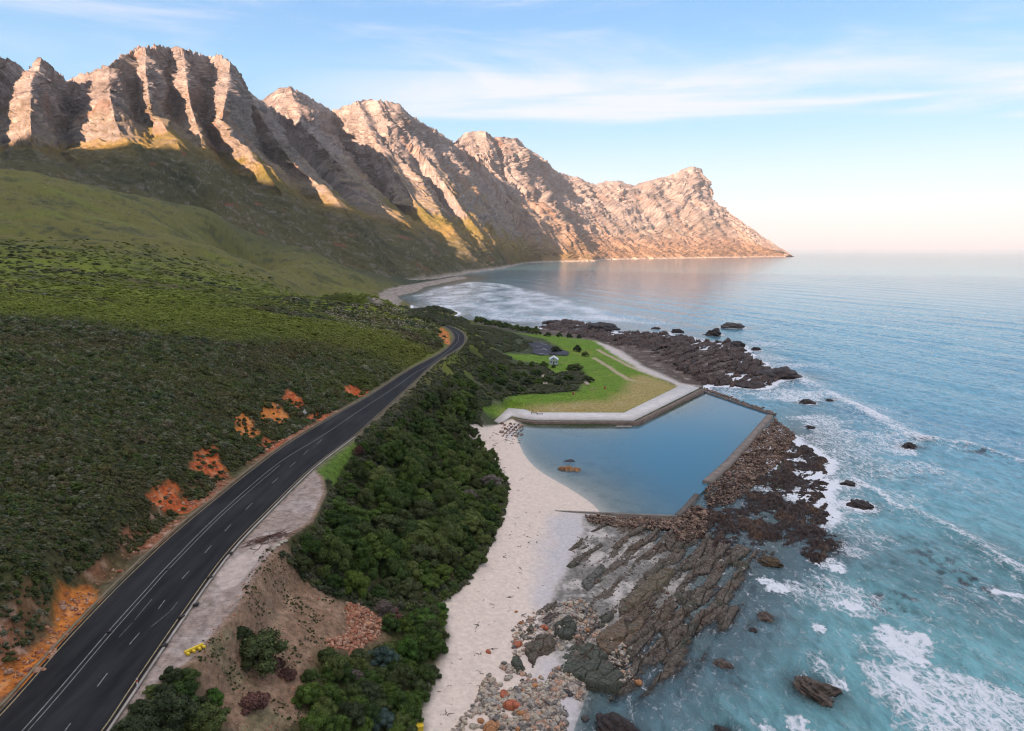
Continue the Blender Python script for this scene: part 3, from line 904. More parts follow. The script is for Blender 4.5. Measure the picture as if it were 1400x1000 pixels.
    c = mixc3(c, [.07, .06, .03], gm * sstep(.25, .6, -n1 + n2) * .6)
    # dark scrub of the lowest slopes above the bay
    scrub = sstep(4.75, 5.25, rf + .25 * n1) * (1 - sstep(2300, 2900, np.hypot(x, y)))
    c = mixc3(c, [.088, .082, .040], scrub * .93)
    c = mixc3(c, [.045, .052, .026], scrub * sstep(.0, .4, n1 + .5 * n3) * .7)
    c = mixc3(c, [.20, .17, .14], scrub * sstep(.12, .36, n2 * .6 + .8 * n3) * .65)
    c = mixc3(c, [.24, .07, .05], scrub * sstep(.5, .62, fbm(b / 45, z / 20, 2, 79)) * .7)
    c = mixc3(c, [.42, .36, .31], sstep(9, 2, z) * sstep(5.2, 5.7, rf) * .8)
    me = np_mesh('mountain_range', V, grid_faces(nc, nr)[:, ::-1], False, {'cover': np.clip(c, .01, .7)})
    t = NT('mountain_rock')
    p = t.pos()
    a = t.attr('cover').outputs['Color']
    n = t.noise(p, .09, 10, .75)
    col = t.scale(a, t.rng(n, .3, .7, .62, 1.38, False))
    st = t.noise(t.mapping(p, (.02, .02, .16), (radians(7), 0, 0)), 1.0, 8, .7)
    h = t.math('ADD', t.noise(p, .055, 12, .75), t.math('MULTIPLY', st, .22))
    mat = t.done(t.principled(col, .95, t.bump(h, .9, 9.0), .05))
    new_obj('mountain_range', me, mat, kind='structure', label='rugged rock mountain range above the bay')


build_mountains()


def build_back_ridge():
    """The high ground behind the viewpoint, whose shade lies over the near coast."""
    s = np.array([SUN_TRAVEL.x, SUN_TRAVEL.y]); n = np.array([s[1], -s[0]])
    k = np.linspace(-5200, 1200, 160)
    w = np.linspace(-700, 700, 40)
    K, W = np.meshgrid(k, w, indexing='ij')
    top = BACK_H * (1 - .0 * K)
    prof = np.clip(1 - np.abs(W) / 700, 0, 1) ** 1.2
    z = prof * (top + fbm(K / 300, W / 300, 4, 91) * 30) + fbm(K / 80, W / 80, 4, 92) * 12 * prof - 20
    x = -s[0] * BACK_D + n[0] * K + s[0] * W
    y = -s[1] * BACK_D + n[1] * K + s[1] * W
    me = np_mesh('hill', np.stack([x.ravel(), y.ravel(), z.ravel()], 1), grid_faces(len(k), len(w)), True)
    new_obj('hill', me, simple_mat('hill', (.10, .09, .05), .9, .4, .01, .05, 5.0), kind='structure', label='high ridge behind the viewpoint')


BACK_D = 900
BACK_H = 715
build_back_ridge()

# ------------------------------------------------------------------ road, markings
def strip(name, A, B, z, mat, parent=None, **kw):
    """sheet between two lines of plan points, thick enough to stand proud of the ground"""
    A = np.asarray(A); B = np.asarray(B)
    n = len(A)
    za = np.full(n, z) if np.isscalar(z) else z
    V = np.concatenate([np.column_stack([A, za]), np.column_stack([B, za])])
    Fq = [(i, i + 1, n + i + 1, n + i) for i in range(n - 1)]
    me = np_mesh(name, V, np.array(Fq)[:, ::-1], False, {'across': np.concatenate([np.zeros(n), np.ones(n)])})
    o = new_obj(name, me, mat, parent, **kw)
    return o


def offset_mix(t):
    return LE * (1 - t) + RE * t


t_ = NT('asphalt')
p_ = t_.pos()
n_ = t_.noise(p_, 8.0, 8, .75)
m_ = t_.noise(t_.mapping(p_, (.5, .07, .5), (0, 0, 0)), 1.0, 5, .6)
ac_ = t_.math('SINE', t_.math('MULTIPLY', t_.attr('across').outputs['Fac'], 6 * 2 * pi))
pt_ = t_.noise(t_.mapping(p_, (.16, .05, 1)), 1.0, 3, .5)
c_ = t_.scale(t_.mix(0.0, (.0175, .0175, .0185), (0, 0, 0)), t_.math('ADD', t_.math('ADD', t_.rng(n_, .3, .7, .6, 1.3, False), t_.rng(m_, .35, .7, -.15, .55)), t_.math('ADD', t_.math('MULTIPLY', ac_, .10), t_.rng(pt_, .5, .56, 0, .25))))
ASPHALT = t_.done(t_.principled(c_, .85, t_.bump(n_, .4, .02), .12))
t_ = NT('road_paint')
n_ = t_.noise(t_.pos(), 3.0, 8, .8)
PAINT = t_.done(t_.principled(t_.mix(t_.rng(n_, .42, .62), (.30, .295, .28), (.075, .075, .072)), .7, None, .2))
t_ = NT('yellow_paint')
n_ = t_.noise(t_.pos(), 3.0, 8, .8)
YPAINT = t_.done(t_.principled(t_.mix(t_.rng(n_, .40, .62), (.42, .33, .16), (.16, .13, .09)), .7, None, .2))

road = strip('road', LE, RE, ROADZ, ASPHALT, kind='structure', label='dark asphalt coast road with worn markings')
roadw = np.linalg.norm(LE - RE, axis=1)


def line_on(name, pts_px, w, mat, z=ROADZ + .012):
    pl = smooth_line([at_z(x, y, ROADZ)[:2] for x, y in pts_px], max(2, 14 * len(pts_px)) if len(pts_px) > 2 else 2)
    tg = np.gradient(pl, axis=0); tg /= np.linalg.norm(tg, axis=1)[:, None]
    nn = np.stack([-tg[:, 1], tg[:, 0]], 1)
    return strip(name, pl + nn * w / 2, pl - nn * w / 2, z, mat, road)


def line_frac(name, off, w, mat, side=0):
    base = LE if side == 0 else RE
    tg = np.gradient(base, axis=0); tg /= np.linalg.norm(tg, axis=1)[:, None]
    nn = np.stack([tg[:, 1], -tg[:, 0]], 1) * (1 if side == 0 else -1)
    return strip(name, base + nn * (off - w / 2), base + nn * (off + w / 2), ROADZ + .012, mat, road)


line_frac('edge_line', .35, .12, YPAINT, 0)
line_frac('edge_line', .32, .12, YPAINT, 1)
centre = [(-30, 1065), (30, 1000), (79.5, 944), (147, 865), (199.5, 806.5), (231, 772), (303, 700), (380, 634), (440, 596.5), (500, 556), (539, 530.5), (566, 511), (587, 499), (609, 483), (621, 473), (626.5, 465), (625, 455.5), (608, 447)]
line_on('centre_line', centre, .11, PAINT)
line_on('centre_line', [(x + 6 * (y - 330) / 670, y + 2) for x, y in centre[:8]], .09, PAINT)
for a, b in [((60, 1032), (68, 1021)), ((88.5, 1000), (96.6, 989)), ((133, 939), (147, 920.5)), ((177, 881.5), (190.5, 865.6)), ((216.6, 832.6), (225.6, 820.6)), ((249, 791.5), (258.6, 781)), ((280, 756.4), (289, 746)), ((307.5, 726.4), (315.6, 717.4)),
             ((336, 697), (345, 688)), ((372, 661), (380, 654)), ((396, 639), (404, 632)), ((415, 622), (421, 616)), ((434, 607), (440, 601))]:
    line_on('lane_dash', [a, b], .10, PAINT)
for a, b in [((163, 871), (181, 852)), ((184, 848), (208, 819)), ((207, 857), (232, 837)), ((233, 836), (243, 823))]:
    line_on('scuff_mark', [a, b], .05, PAINT)

# kerb of rough concrete along the seaward edge, ditch edge on the land side
CONC = simple_mat('weathered_concrete', (.36, .32, .28), .9, .3, .5, 3.0, .03)
DCONC = simple_mat('stained_concrete', (.125, .105, .09), .9, .45, .35, 2.0, .06)


def prism_line(name, pts, w, h, z, mat, parent=None, taper=0.0, jitter=0.0, seed=1, **kw):
    """wall or kerb of width w and height h along plan points; z is the level of its base (number or list)"""
    pts = np.asarray(pts, float)
    seg = np.concatenate([[0], np.cumsum(np.linalg.norm(np.diff(pts, axis=0), axis=1))])
    m = max(2, int(seg[-1] / 1.2))
    q = np.unique(np.concatenate([np.linspace(0, seg[-1], m), seg]))
    pl = np.stack([np.interp(q, seg, pts[:, 0]), np.interp(q, seg, pts[:, 1])], 1)
    tg = np.gradient(pl, axis=0); tg /= np.linalg.norm(tg, axis=1)[:, None] + 1e-9
    nn = np.stack([-tg[:, 1], tg[:, 0]], 1)
    z0 = np.full(len(q), z) if np.isscalar(z) else np.interp(q, seg, z)
    jz = fbm(q / 3.0, q * 0 + seed, 3, seed) * jitter
    jw = fbm(q / 2.0, q * 0 + 9 + seed, 3, seed) * jitter * .6
    rows = []
    for (o, dz) in ((-w / 2 - taper, 0), (-w / 2, h), (w / 2, h), (w / 2 + taper, 0)):
        zz = z0 + dz + (jz if dz else 0)
        rows.append(np.column_stack([pl + nn * (o + np.sign(o) * jw[:, None]), zz]))
    V = np.concatenate(rows); n = len(q)
    Fq = []
    for a in range(4):
        b = (a + 1) % 4
        for i in range(n - 1):
            Fq.append((a * n + i, b * n + i, b * n + i + 1, a * n + i + 1))
    Fq += [(0, 3 * n, 2 * n, n), (n - 1, 2 * n - 1, 3 * n - 1, 4 * n - 1)]
    me = np_mesh(name, V, np.array(Fq), False)
    return new_obj(name, me, mat, parent, **kw)


def plan(pts, z):
    return [at_z(x, y, z)[:2] for x, y in pts]


n_re = offset_mix(1.0)
tgk = np.gradient(RE, axis=0); tgk /= np.linalg.norm(tgk, axis=1)[:, None]
kerb_line = (RE + np.stack([tgk[:, 1], -tgk[:, 0]], 1) * .28)
near_k = kerb_line[(kerb_line[:, 1] < 150)]
prism_line('kerb', near_k[::3], .22, .17, ROADZ - .05, CONC, kind='structure', label='pale kerb along the seaward road edge', jitter=.02)
tgl = np.gradient(LE, axis=0); tgl /= np.linalg.norm(tgl, axis=1)[:, None]
kl = (LE + np.stack([-tgl[:, 1], tgl[:, 0]], 1) * .45)
prism_line('drain_kerb', kl[kl[:, 1] < 190][::3], .3, .13, ROADZ - .06, simple_mat('drain_concrete', (.20, .16, .10), .9, .3, .6), kind='structure', label='low drain edge along the hill side of the road', jitter=.03)

# ------------------------------------------------------------------ tidal pool
POOLZ = 0.62
inner = [(700, 585), (712, 581), (728, 580), (870, 581), (962, 536.5)]
quay_px = [(697, 571), (712, 576), (728, 577.5), (869, 578), (961, 533)]
walk_out = [(676, 575), (695, 558), (718, 560), (728, 564), (853, 564.5), (932, 526)]
w_in = plan([(684, 579), (700, 568), (718, 572), (735, 573.5), (867, 574), (956, 530)], WALK)
w_out_ = plan(walk_out, WALK)
PALE = simple_mat('pale_concrete', (.60, .555, .52), .85, .16, .35, 5.0, .01)
V = []
for (a, b) in zip(w_out_, w_in):
    V += [(a[0], a[1], WALK), (b[0], b[1], WALK), (a[0], a[1], WALK - 2.4), (b[0], b[1], WALK - 2.4)]
Fq = []
for i in range(len(w_in) - 1):
    k = 4 * i
    Fq += [(k, k + 1, k + 5, k + 4), (k + 1, k + 3, k + 7, k + 5), (k, k + 4, k + 6, k + 2)]
Fq += [(0, 2, 3, 1), (k + 4, k + 5, k + 7, k + 6)]
new_obj('walkway', np_mesh('walkway', V, np.array(Fq), False), PALE, kind='structure', label='pale concrete walkway beside the tidal pool')
# the lower quay step between walkway and water
prism_line('quay_wall', plan([(702, 573), (718, 575.5), (735, 577), (868.5, 577.5), (960, 533)], 1.5), 2.7, 3.45, -1.72, simple_mat('quay_concrete', (.17, .125, .10), .9, .45, .5, 3.0, .04), taper=.1, jitter=.05, seed=4,
           label='brown stained quay wall along the walkway side of the tidal pool', cat='wall', group='tidal pool walls')
prism_line('landing_step', plan([(842, 583), (853, 583), (864, 583)], .9), 1.0, .5, .45, CONC, label='small pale landing step at the foot of the quay wall', cat='step')
prism_line('sea_wall', plan([(958, 533), (985, 542), (1020, 554), (1056, 565.5)], 1.2), 1.0, 3.2, -2.1, DCONC, taper=.25, jitter=.16, seed=5,
           label='thin dark sea wall closing the far seaward side of the tidal pool', cat='wall', group='tidal pool walls')
prism_line('sea_wall', plan([(1053, 567), (1028, 596), (995, 632), (966, 658)], 1.3), 2.1, 3.3, -2.05, simple_mat('buttress_concrete', (.20, .165, .14), .9, .4, .5, 3.0, .05), taper=.3, jitter=.14, seed=6,
           label='broad grey sea wall between the tidal pool and the rubble bank', cat='wall', group='tidal pool walls')
prism_line('sea_wall', plan([(953, 675), (940, 690), (926, 704)], 1.0), 1.2, 3.0, -2.05, DCONC, taper=.2, jitter=.14, seed=7,
           label='short dark sea wall beside the outlet at the near corner of the pool', cat='wall', group='tidal pool walls')
prism_line('pool_wall', plan([(690, 699.5), (760, 699), (820, 700), (880, 702.5), (926, 704)], 1.1), .7, 1.9, [-.62, -.70, -.95, -1.0, -1.0], simple_mat('near_wall_concrete', (.20, .17, .14), .9, .45, .5, 3.0, .05), taper=.08, jitter=.06, seed=8,
           label='low wall between the tidal pool and the near beach', cat='wall', group='tidal pool walls')

t_ = NT('pool_water')
p_ = t_.pos()
al = t_.attr('depth').outputs['Fac']
h_ = t_.noise(t_.mapping(p_, (.9, 1.6, 1)), 1.0, 6, .6)
nb = t_.bump(h_, .16, .06)
body = t_.node('ShaderNodeBsdfDiffuse'); t_.inp(body.inputs[0], t_.mix(t_.rng(al, .2, 1.0), (.16, .22, .22), (.042, .17, .26)))
tr = t_.node('ShaderNodeBsdfTransparent'); tr.inputs[0].default_value = (.86, .95, .97, 1)
m1 = t_.node('ShaderNodeMixShader'); t_.inp(m1.inputs[0], al); t_.l.new(tr.outputs[0], m1.inputs[1]); t_.l.new(body.outputs[0], m1.inputs[2])
gl = t_.node('ShaderNodeBsdfGlossy'); gl.inputs['Roughness'].default_value = .06; t_.l.new(nb, gl.inputs['Normal'])
fr = t_.node('ShaderNodeFresnel'); fr.inputs['IOR'].default_value = 1.333; t_.l.new(nb, fr.inputs['Normal'])
m2 = t_.node('ShaderNodeMixShader'); t_.l.new(fr.outputs[0], m2.inputs[0]); t_.l.new(m1.outputs[0], m2.inputs[1]); t_.l.new(gl.outputs[0], m2.inputs[2])
POOLW = t_.done(m2.outputs[0])
gx = np.linspace(-14, 122, 300); gy = np.linspace(140, 330, 420)
GX, GY = np.meshgrid(gx, gy, indexing='ij')
wp = np.array(plan([(702, 574), (735, 576), (869, 576.5), (960, 532), (1056, 566), (1026, 599), (940, 690), (926, 703.5), (880, 702.0), (690, 699), (660, 640)], POOLZ))
keep = (sdist(GX.ravel(), GY.ravel(), wp) < 0.9).reshape(GX.shape)
gp = gfast(GX, GY)
dep = 1 - np.exp(-np.maximum(POOLZ - gp, 0) / 1.15)
fq = grid_faces(len(gx), len(gy))
fq = fq[keep.ravel()[fq].all(1)]
me = np_mesh('pool_water', np.stack([GX.ravel(), GY.ravel(), np.full(GX.size, POOLZ)], 1), fq, True, {'depth': dep.ravel()})
new_obj('pool_water', me, POOLW, kind='structure', label='calm blue water of the tidal pool')

# ------------------------------------------------------------------ shore rock
STRIKE = np.array([.56, .8285])                    # plan direction of the upturned beds


def beds(X, Y):
    a = X * STRIKE[0] + Y * STRIKE[1]
    b = X * STRIKE[1] - Y * STRIKE[0]
    return a, b


ROCK_AREAS = []      # (poly, base level, relief, blockiness, tone)
def rk(px, base, rel, tone, soft=3.0, z=0.3):
    ROCK_AREAS.append((np.array(plan(px, z)), base, rel, tone, soft))


rk([(735, 448), (770, 438), (800, 441), (845, 453), (900, 455), (940, 458), (962, 466), (1012, 468), (1035, 490), (1080, 516), (1060, 526), (1012, 529), (962, 529), (935, 517), (884, 497), (852, 482), (800, 464), (760, 456)], .7, 2.3, 0, 6)
rk([(1058, 570), (1088, 600), (1132, 628), (1140, 680), (1152, 745), (1138, 772), (1100, 768), (1062, 738), (1030, 748), (990, 765), (955, 745), (928, 708), (960, 690), (985, 660)], .30, 1.7, 1, 3)
rk([(800, 712), (925, 712), (985, 742), (1045, 752), (1020, 800), (985, 860), (940, 868), (955, 900), (935, 938), (900, 935), (850, 958), (830, 952), (760, 905), (702, 915), (690, 890), (735, 840), (765, 800), (775, 760), (782, 735)], .40, .95, 2, 3)


def rock_h(X, Y):
    """height of the bedrock and which area it belongs to"""
    best = np.full(X.shape, -9.0); tone = np.zeros(X.shape)
    a, b = beds(X, Y)
    wx = fbm(X / 9, Y / 9, 3, 201) * .8; wy = fbm(X / 9, Y / 9, 3, 202) * .8
    a2, b2 = a + wx, b + wy
    for poly, base, rel, tn, soft in ROCK_AREAS:
        sd = sdist(X, Y, poly)
        m = sd < 14
        if not m.any():
            continue
        A, B, S = a2[m], b2[m], sd[m]
        if tn == 1:      # knobbly kelp-covered reef with pools
            h = fbm(A / 9, B / 6, 5, 211, .55) * 2.2 + (ridged(A / 3.2, B / 2.4, 3, 212) - .5) * .9
            f1, e, cid = cells(A / 1.6, B / 1.3, 213)
            h = h + (cid - .5) * .35 - sstep(.12, .0, e) * .35
            h = h * rel * .55
        else:
            sc = 1.9 if tn == 0 else 1.0
            saw = (B / (3.4 * sc) + .35 * fbm(A / (16 * sc), B / (16 * sc), 3, 221)) % 1.0     # upturned beds: steep one side, shelving the other
            jag = np.where(saw < .22, saw / .22, 1 - (saw - .22) / .78)
            f1, e, cid = cells(A / (8.0 * sc), B / (1.7 * sc), 222)
            f1b, e2, cid2 = cells(A / (2.2 * sc), B / (.7 * sc), 223)
            big = fbm(A / (26 * sc), B / (12 * sc), 4, 224, .55)
            h = big * 1.25 + (jag - .5) * 1.0 + (cid - .5) * .9 + (cid2 - .5) * .42 + fbm(X[m] / .9, Y[m] / .9, 3, 226) * .3 - sstep(.10, 0, e) * .45 - sstep(.12, 0, e2) * .12
            h = h * rel
        h = base + h - sstep(-soft, 6, S + 2.5 * fbm(A / 7, B / 7, 3, 225)) * 2.4 * max(rel, .9)
        cur = best[m]
        hh = np.maximum(cur, h)
        tt = tone[m]; tt[h > cur] = tn
        best[m] = hh; tone[m] = tt
    return best, tone


def rock_tone(X, Y, z, tn, seed=300):
    n1 = fbm(X / 8, Y / 8, 4, seed + 1); n2 = fbm(X / 1.5, Y / 1.5, 4, seed + 2); n3 = fbm(X / .5, Y / .5, 2, seed + 3)
    c = np.tile(np.array([.060, .036, .028]), (len(X), 1))
    c = mixc3(c, [.115, .070, .050], (tn == 0) * sstep(-.1, .5, n1 + n2))
    c = mixc3(c, [.21, .14, .105], (tn == 0) * sstep(.25, .6, n2 + .4 * n1) * .7)
    c = mixc3(c, [.034, .018, .013], (tn == 1) * .85)
    c = mixc3(c, [.095, .050, .022], (tn == 1) * sstep(0, .45, n1 + .6 * n2) * .8)
    c = mixc3(c, [.16, .12, .10], (tn == 1) * sstep(.3, .55, n2 + .4 * n3) * .6)
    g = (tn == 2)
    c = mixc3(c, [.135, .105, .078], g * 1.0)
    c = mixc3(c, [.22, .195, .165], g * sstep(.0, .5, n2 + .3 * n1) * sstep(40, 60, X * 0 + 50) * .8)
    c = mixc3(c, [.062, .068, .042], g * sstep(.0, .4, n1 - .3 * n2) * .75)
    c = mixc3(c, [.13, .085, .05], g * sstep(.1, .5, fbm(X / 14, Y / 14, 3, seed + 5)) * .7)
    c = mixc3(c, [.025, .020, .018], sstep(.35, .02, z + .1 * n2) * .75)
    return np.clip(c * (1 + .35 * n3[:, None]), .006, .6)


t_ = NT('shore_rock')
p_ = t_.pos()
a_ = t_.attr('cover').outputs['Color']
n_ = t_.noise(p_, 2.2, 10, .75)
crk = t_.voro(t_.mapping(p_, (.5, .5, .5), (0, 0, radians(-24))), 1.6, 'DISTANCE_TO_EDGE')
col_ = t_.scale(a_, t_.math('MULTIPLY', t_.rng(n_, .3, .7, .6, 1.4, False), t_.rng(crk, 0, .06, .55, 1.0)))
h_ = t_.math('ADD', t_.noise(p_, 2.0, 10, .75), t_.rng(crk, 0, .08, -.35, 0.))
ROCKM = t_.done(t_.principled(col_, t_.rng(n_, .3, .7, .5, .85), t_.bump(h_, .8, .35), .35))


def build_shore_rock():
    th = np.linspace(-.02, .50, 1000)
    r = np.geomspace(86, 620, 1150)
    T, R = np.meshgrid(th, r, indexing='ij')
    X, Y = (np.sin(T) * R).ravel(), (np.cos(T) * R).ravel()
    h, tn = rock_h(X, Y)
    g = gfast(X, Y)
    # bare rock weathers out of the sand only where the beds stand above it
    keep = (h > np.minimum(g, 0) - 1.2) & (h > g - .6)
    z = h
    Fq = grid_faces(len(th), len(r))
    Fq = Fq[keep[Fq].all(1)]
    used = np.unique(Fq)
    idx = -np.ones(len(X), int); idx[used] = np.arange(len(used))
    X, Y, z, tn = X[used], Y[used], z[used], tn[used]
    n3 = fbm(X / .9, Y / .9, 3, 240)
    me = np_mesh('rocky_shore', np.stack([X, Y, z + n3 * .12], 1), idx[Fq], False, {'cover': rock_tone(X, Y, z, tn)})
    new_obj('rocky_shore', me, ROCKM, kind='structure', label='dark bedrock reefs along the waterline')


build_shore_rock()


# cracked slabs of bedrock on the beach, each traced and raised
def slab_rock(px, h, col, label, dip=.05, crack=2.4, seed=1):
    base = [P(x, y) for x, y in px]
    poly = np.array([b[:2] for b in base])
    poly = smooth_closed(poly, seed)
    x0, y0 = poly.min(0) - 1; x1, y1 = poly.max(0) + 1
    n = int(np.clip(max(x1 - x0, y1 - y0) / .13, 50, 220))
    gx_, gy_ = np.linspace(x0, x1, n), np.linspace(y0, y1, n)
    X, Y = [v.ravel() for v in np.meshgrid(gx_, gy_, indexing='ij')]
    sd = sdist(X, Y, poly)
    g0 = gfast(poly[:, 0], poly[:, 1]).mean()
    A, B = beds(X, Y)
    f1, e, cid = cells(A / crack, B / (crack * .62), 400 + seed)
    f1b, e2, cid2 = cells(A / (crack * .36), B / (crack * .3), 430 + seed)
    top = g0 + h + (cid - .5) * .45 + (cid2 - .5) * .12 - sstep(.10, 0, e) * .4 - sstep(.1, 0, e2) * .1 + fbm(X / 1.2, Y / 1.2, 4, 410 + seed) * .16 + dip * (B - B.mean())
    w = sstep(.45, -.55, sd + fbm(X / 1.1, Y / 1.1, 3, 420 + seed) * .5)
    z = (g0 - 1.2) * (1 - w) + top * w
    keep = sd < 1.0
    Fq = grid_faces(n, n); Fq = Fq[keep[Fq].all(1)]
    used = np.unique(Fq); idx = -np.ones(len(X), int); idx[used] = np.arange(len(used))
    X, Y, z = X[used], Y[used], z[used]
    n1 = fbm(X / 2.2, Y / 2.2, 4, 440 + seed); n2 = fbm(X / .5, Y / .5, 3, 450 + seed)
    c = np.tile(np.array(col), (len(X), 1)) * (1 + .5 * n2[:, None] + .3 * n1[:, None])
    c = mixc3(c, [.055, .07, .045], sstep(.05, .5, n1) * .6)
    cx, cy = poly.mean(0)
    me = np_mesh('rock_slab', np.stack([X - cx, Y - cy, z - g0], 1), idx[Fq], False, {'cover': np.clip(c, .01, .6)})
    new_obj('rock_slab', me, ROCKM, label=label, cat='rock slab', group='cracked rock slabs on the beach', loc=(cx, cy, g0))


def smooth_closed(poly, seed=0):
    n = len(poly); out = []
    for i in range(n):
        a, b = poly[i], poly[(i + 1) % n]
        for t in (0.12, .37, .63, .88):
            out.append(a + (b - a) * t)
    return np.array(out)


slab_rock([(694, 905), (707, 892), (719, 914), (707, 926)], .55, (.085, .090, .062), 'small green mossy rock slab at the sand edge, nearest the orange boulder', seed=1)
slab_rock([(714, 885), (745, 865), (761, 878), (759, 892), (739, 899), (728, 917), (719, 901)], .7, (.13, .10, .07), 'brown cracked rock slab with the square orange boulder at its tip', seed=2)
slab_rock([(754, 856), (779, 843), (791, 861), (786, 874), (772, 879), (757, 869)], .8, (.070, .072, .052), 'dark green blocky rock slab below the white boulders', seed=3)
slab_rock([(746, 910), (775, 883), (800, 874), (818, 884), (833, 904), (842, 921), (857, 939), (853, 953), (833, 957), (809, 947), (790, 932), (768, 924)], .85, (.078, .082, .058), 'largest dark green cracked rock slab reaching down to the water', crack=3.0, seed=4)
slab_rock([(811, 874), (833, 856), (867, 832), (885, 856), (874, 879), (851, 895), (831, 898), (815, 887)], .75, (.155, .105, .065), 'smooth tan domed rock slab beside the narrow cobble gully', crack=6.0, seed=5)
slab_rock([(705, 870), (727, 856), (734, 863), (716, 878)], .4, (.14, .115, .085), 'narrow tan rock slab split by a white sand seam', seed=6)
slab_rock([(730, 836), (748, 826), (763, 823), (761, 832), (737, 845)], .4, (.15, .12, .09), 'long thin rock slab highest on the sand', seed=7)
slab_rock([(738, 849), (758, 835), (766, 842), (748, 856)], .5, (.13, .10, .085), 'reddish brown rock slab between the long thin slab and the mossy block', seed=8)
slab_rock([(806, 856), (832, 836), (845, 842), (822, 862)], .6, (.10, .09, .068), 'dark brown rock slab above the tan domed slab', seed=9)
slab_rock([(842, 828), (870, 806), (905, 780), (925, 785), (900, 815), (872, 836), (850, 842)], .7, (.15, .115, .070), 'long tan rock slab with a pale sand pool along its upper side', crack=5, seed=10)
slab_rock([(868, 952), (880, 935), (905, 925), (935, 930), (950, 922), (955, 935), (925, 940), (895, 950)], .5, (.085, .05, .038), 'low reddish brown rock slab half awash at the water edge', seed=11)
slab_rock([(790, 800), (820, 770), (832, 778), (805, 812)], .45, (.13, .125, .105), 'grey weathered rock slab at the top of the shelf', seed=12)


# ------------------------------------------------------------------ free-standing rocks
def rock_mesh(name, seed, sub=4, rough=.28, squash=.6, facets=1.6, cols=((.10, .07, .055), (.05, .035, .028)), block=.12):
    bm = bmesh.new()
    bmesh.ops.create_icosphere(bm, subdivisions=sub, radius=1.0)
    V = np.array([v.co[:] for v in bm.verts])
    Fq = np.array([[v.index for v in f.verts] for f in bm.faces])
    bm.free()
    rg = np.random.default_rng(seed)
    # planes cut it to a blocky form
    Vn = V / np.linalg.norm(V, axis=1)[:, None]
    rad = np.full(len(V), 1.0)
    for k in range(int(9 * facets)):
        n = rg.normal(size=3); n /= np.linalg.norm(n)
        dd = rg.uniform(.62, .95)
        dp = Vn @ n
        rad = np.where(dp > 0.05, np.minimum(rad, dd / np.maximum(dp, .05)), rad)
    V = Vn * rad[:, None]
    a, b = V[:, 0] + .7 * V[:, 2], V[:, 1] - .6 * V[:, 2]
    s = seed * 3.7
    V *= (1 + rough * fbm(a * 1.6 + s, b * 1.6, 4, seed) + rough * .5 * fbm(V[:, 2] * 4 + s, a * 4, 3, seed + 5))[:, None]
    V[:, 2] *= squash
    n1 = fbm(a * 3 + s, b * 3, 4, seed + 9)
    c = mixc3(np.tile(np.array(cols[0]), (len(V), 1)), cols[1], sstep(-.3, .4, n1))
    return np_mesh(name, V, Fq, False, {'cover': np.clip(c, .008, .8)})


import bmesh
SEA_ROCKS = []
def sea_rock(px, py, wpx, label, hgt=.5, asp=.6, rot=.4, cols=((.085, .055, .04), (.035, .024, .02)), seed=1, z=0.0, name='sea_rock', grp='rocks standing in the sea', sub=5, cat='rock', rough=.42):
    x, y, _ = at_z(px, py, z)
    depth = y * CP + HC * SP
    w = wpx / F * depth / 2
    me = rock_mesh(name, seed, sub, rough, hgt, 1.6, cols)
    o = new_obj(name, me, ROCKM, label=label, cat=cat, group=grp, loc=(x, y, z - w * hgt * .18))
    o.scale = (w, w * asp / .6, w)
    o.rotation_euler = (0, 0, rot)
    SEA_ROCKS.append((x, y, w))
    return o


DK = ((.045, .030, .025), (.022, .016, .014))
BR = ((.13, .095, .07), (.055, .038, .03))
sea_rock(1112, 944, 60, 'lone jagged brown rock standing in teal water with foam behind it', .62, .62, .5, BR, 31, rough=.6)
sea_rock(1177, 692, 36, 'black rounded rock offshore of the kelp reef', .5, .5, .2, DK, 32)
sea_rock(1243, 611, 24, 'small black rock just inside the long breaker', .55, .5, .1, DK, 33)
sea_rock(1262, 603, 18, 'tiny black rock against the back of the long breaker', .5, .5, .6, DK, 34)
sea_rock(1104, 551, 28, 'low dark rock in white wash past the pool corner', .4, .6, .3, DK, 35)
sea_rock(1137, 549, 16, 'small dark rock seaward of the low rock in white wash', .4, .6, .9, DK, 36)
sea_rock(1108, 585, 16, 'small dark rock between the pool corner and the long breaker', .4, .6, .9, DK, 37)
sea_rock(1160, 662, 22, 'dark rock close beside the kelp reef edge', .5, .6, .2, DK, 38)
sea_rock(1050, 769, 34, 'mustard brown rock in the channel below the kelp reef', .5, .7, .5, ((.11, .07, .03), (.04, .025, .018)), 39)
sea_rock(1047, 845, 26, 'small purple brown rock alone in the shallow cove', .5, .7, .1, BR, 40)
sea_rock(1030, 862, 12, 'tiny rock beside the purple brown cove rock', .4, .7, .1, DK, 41)
sea_rock(988, 908, 22, 'brown rock near the outer end of the shelf', .5, .9, .5, BR, 42)
sea_rock(840, 1000, 60, 'dark wet rock at the bottom edge of the water', .45, .7, .5, DK, 43)
sea_rock(990, 1003, 30, 'half submerged dark rock at the bottom of the cove', .3, .7, .5, DK, 44)
sea_rock(815, 450, 60, 'peaked black rock above the far reef', .36, .5, .2, ((.05, .038, .032), (.024, .018, .016)), 45, z=.5)
sea_rock(758, 443, 34, 'flat dark rock furthest left in the surf', .35, .5, .3, DK, 46)
sea_rock(1002, 448, 38, 'grey topped rock at the outer end of the far reef', .45, .6, .1, ((.10, .085, .07), (.04, .03, .026)), 47)
sea_rock(975, 458, 30, 'dark slanting rock inside the grey topped rock', .7, .6, .8, DK, 48)
sea_rock(1008, 474, 24, 'upright black rock standing in foam off the far reef', .85, .6, .4, DK, 49)
sea_rock(1034, 479, 14, 'small black rock outermost off the far reef', .7, .6, .8, DK, 50)
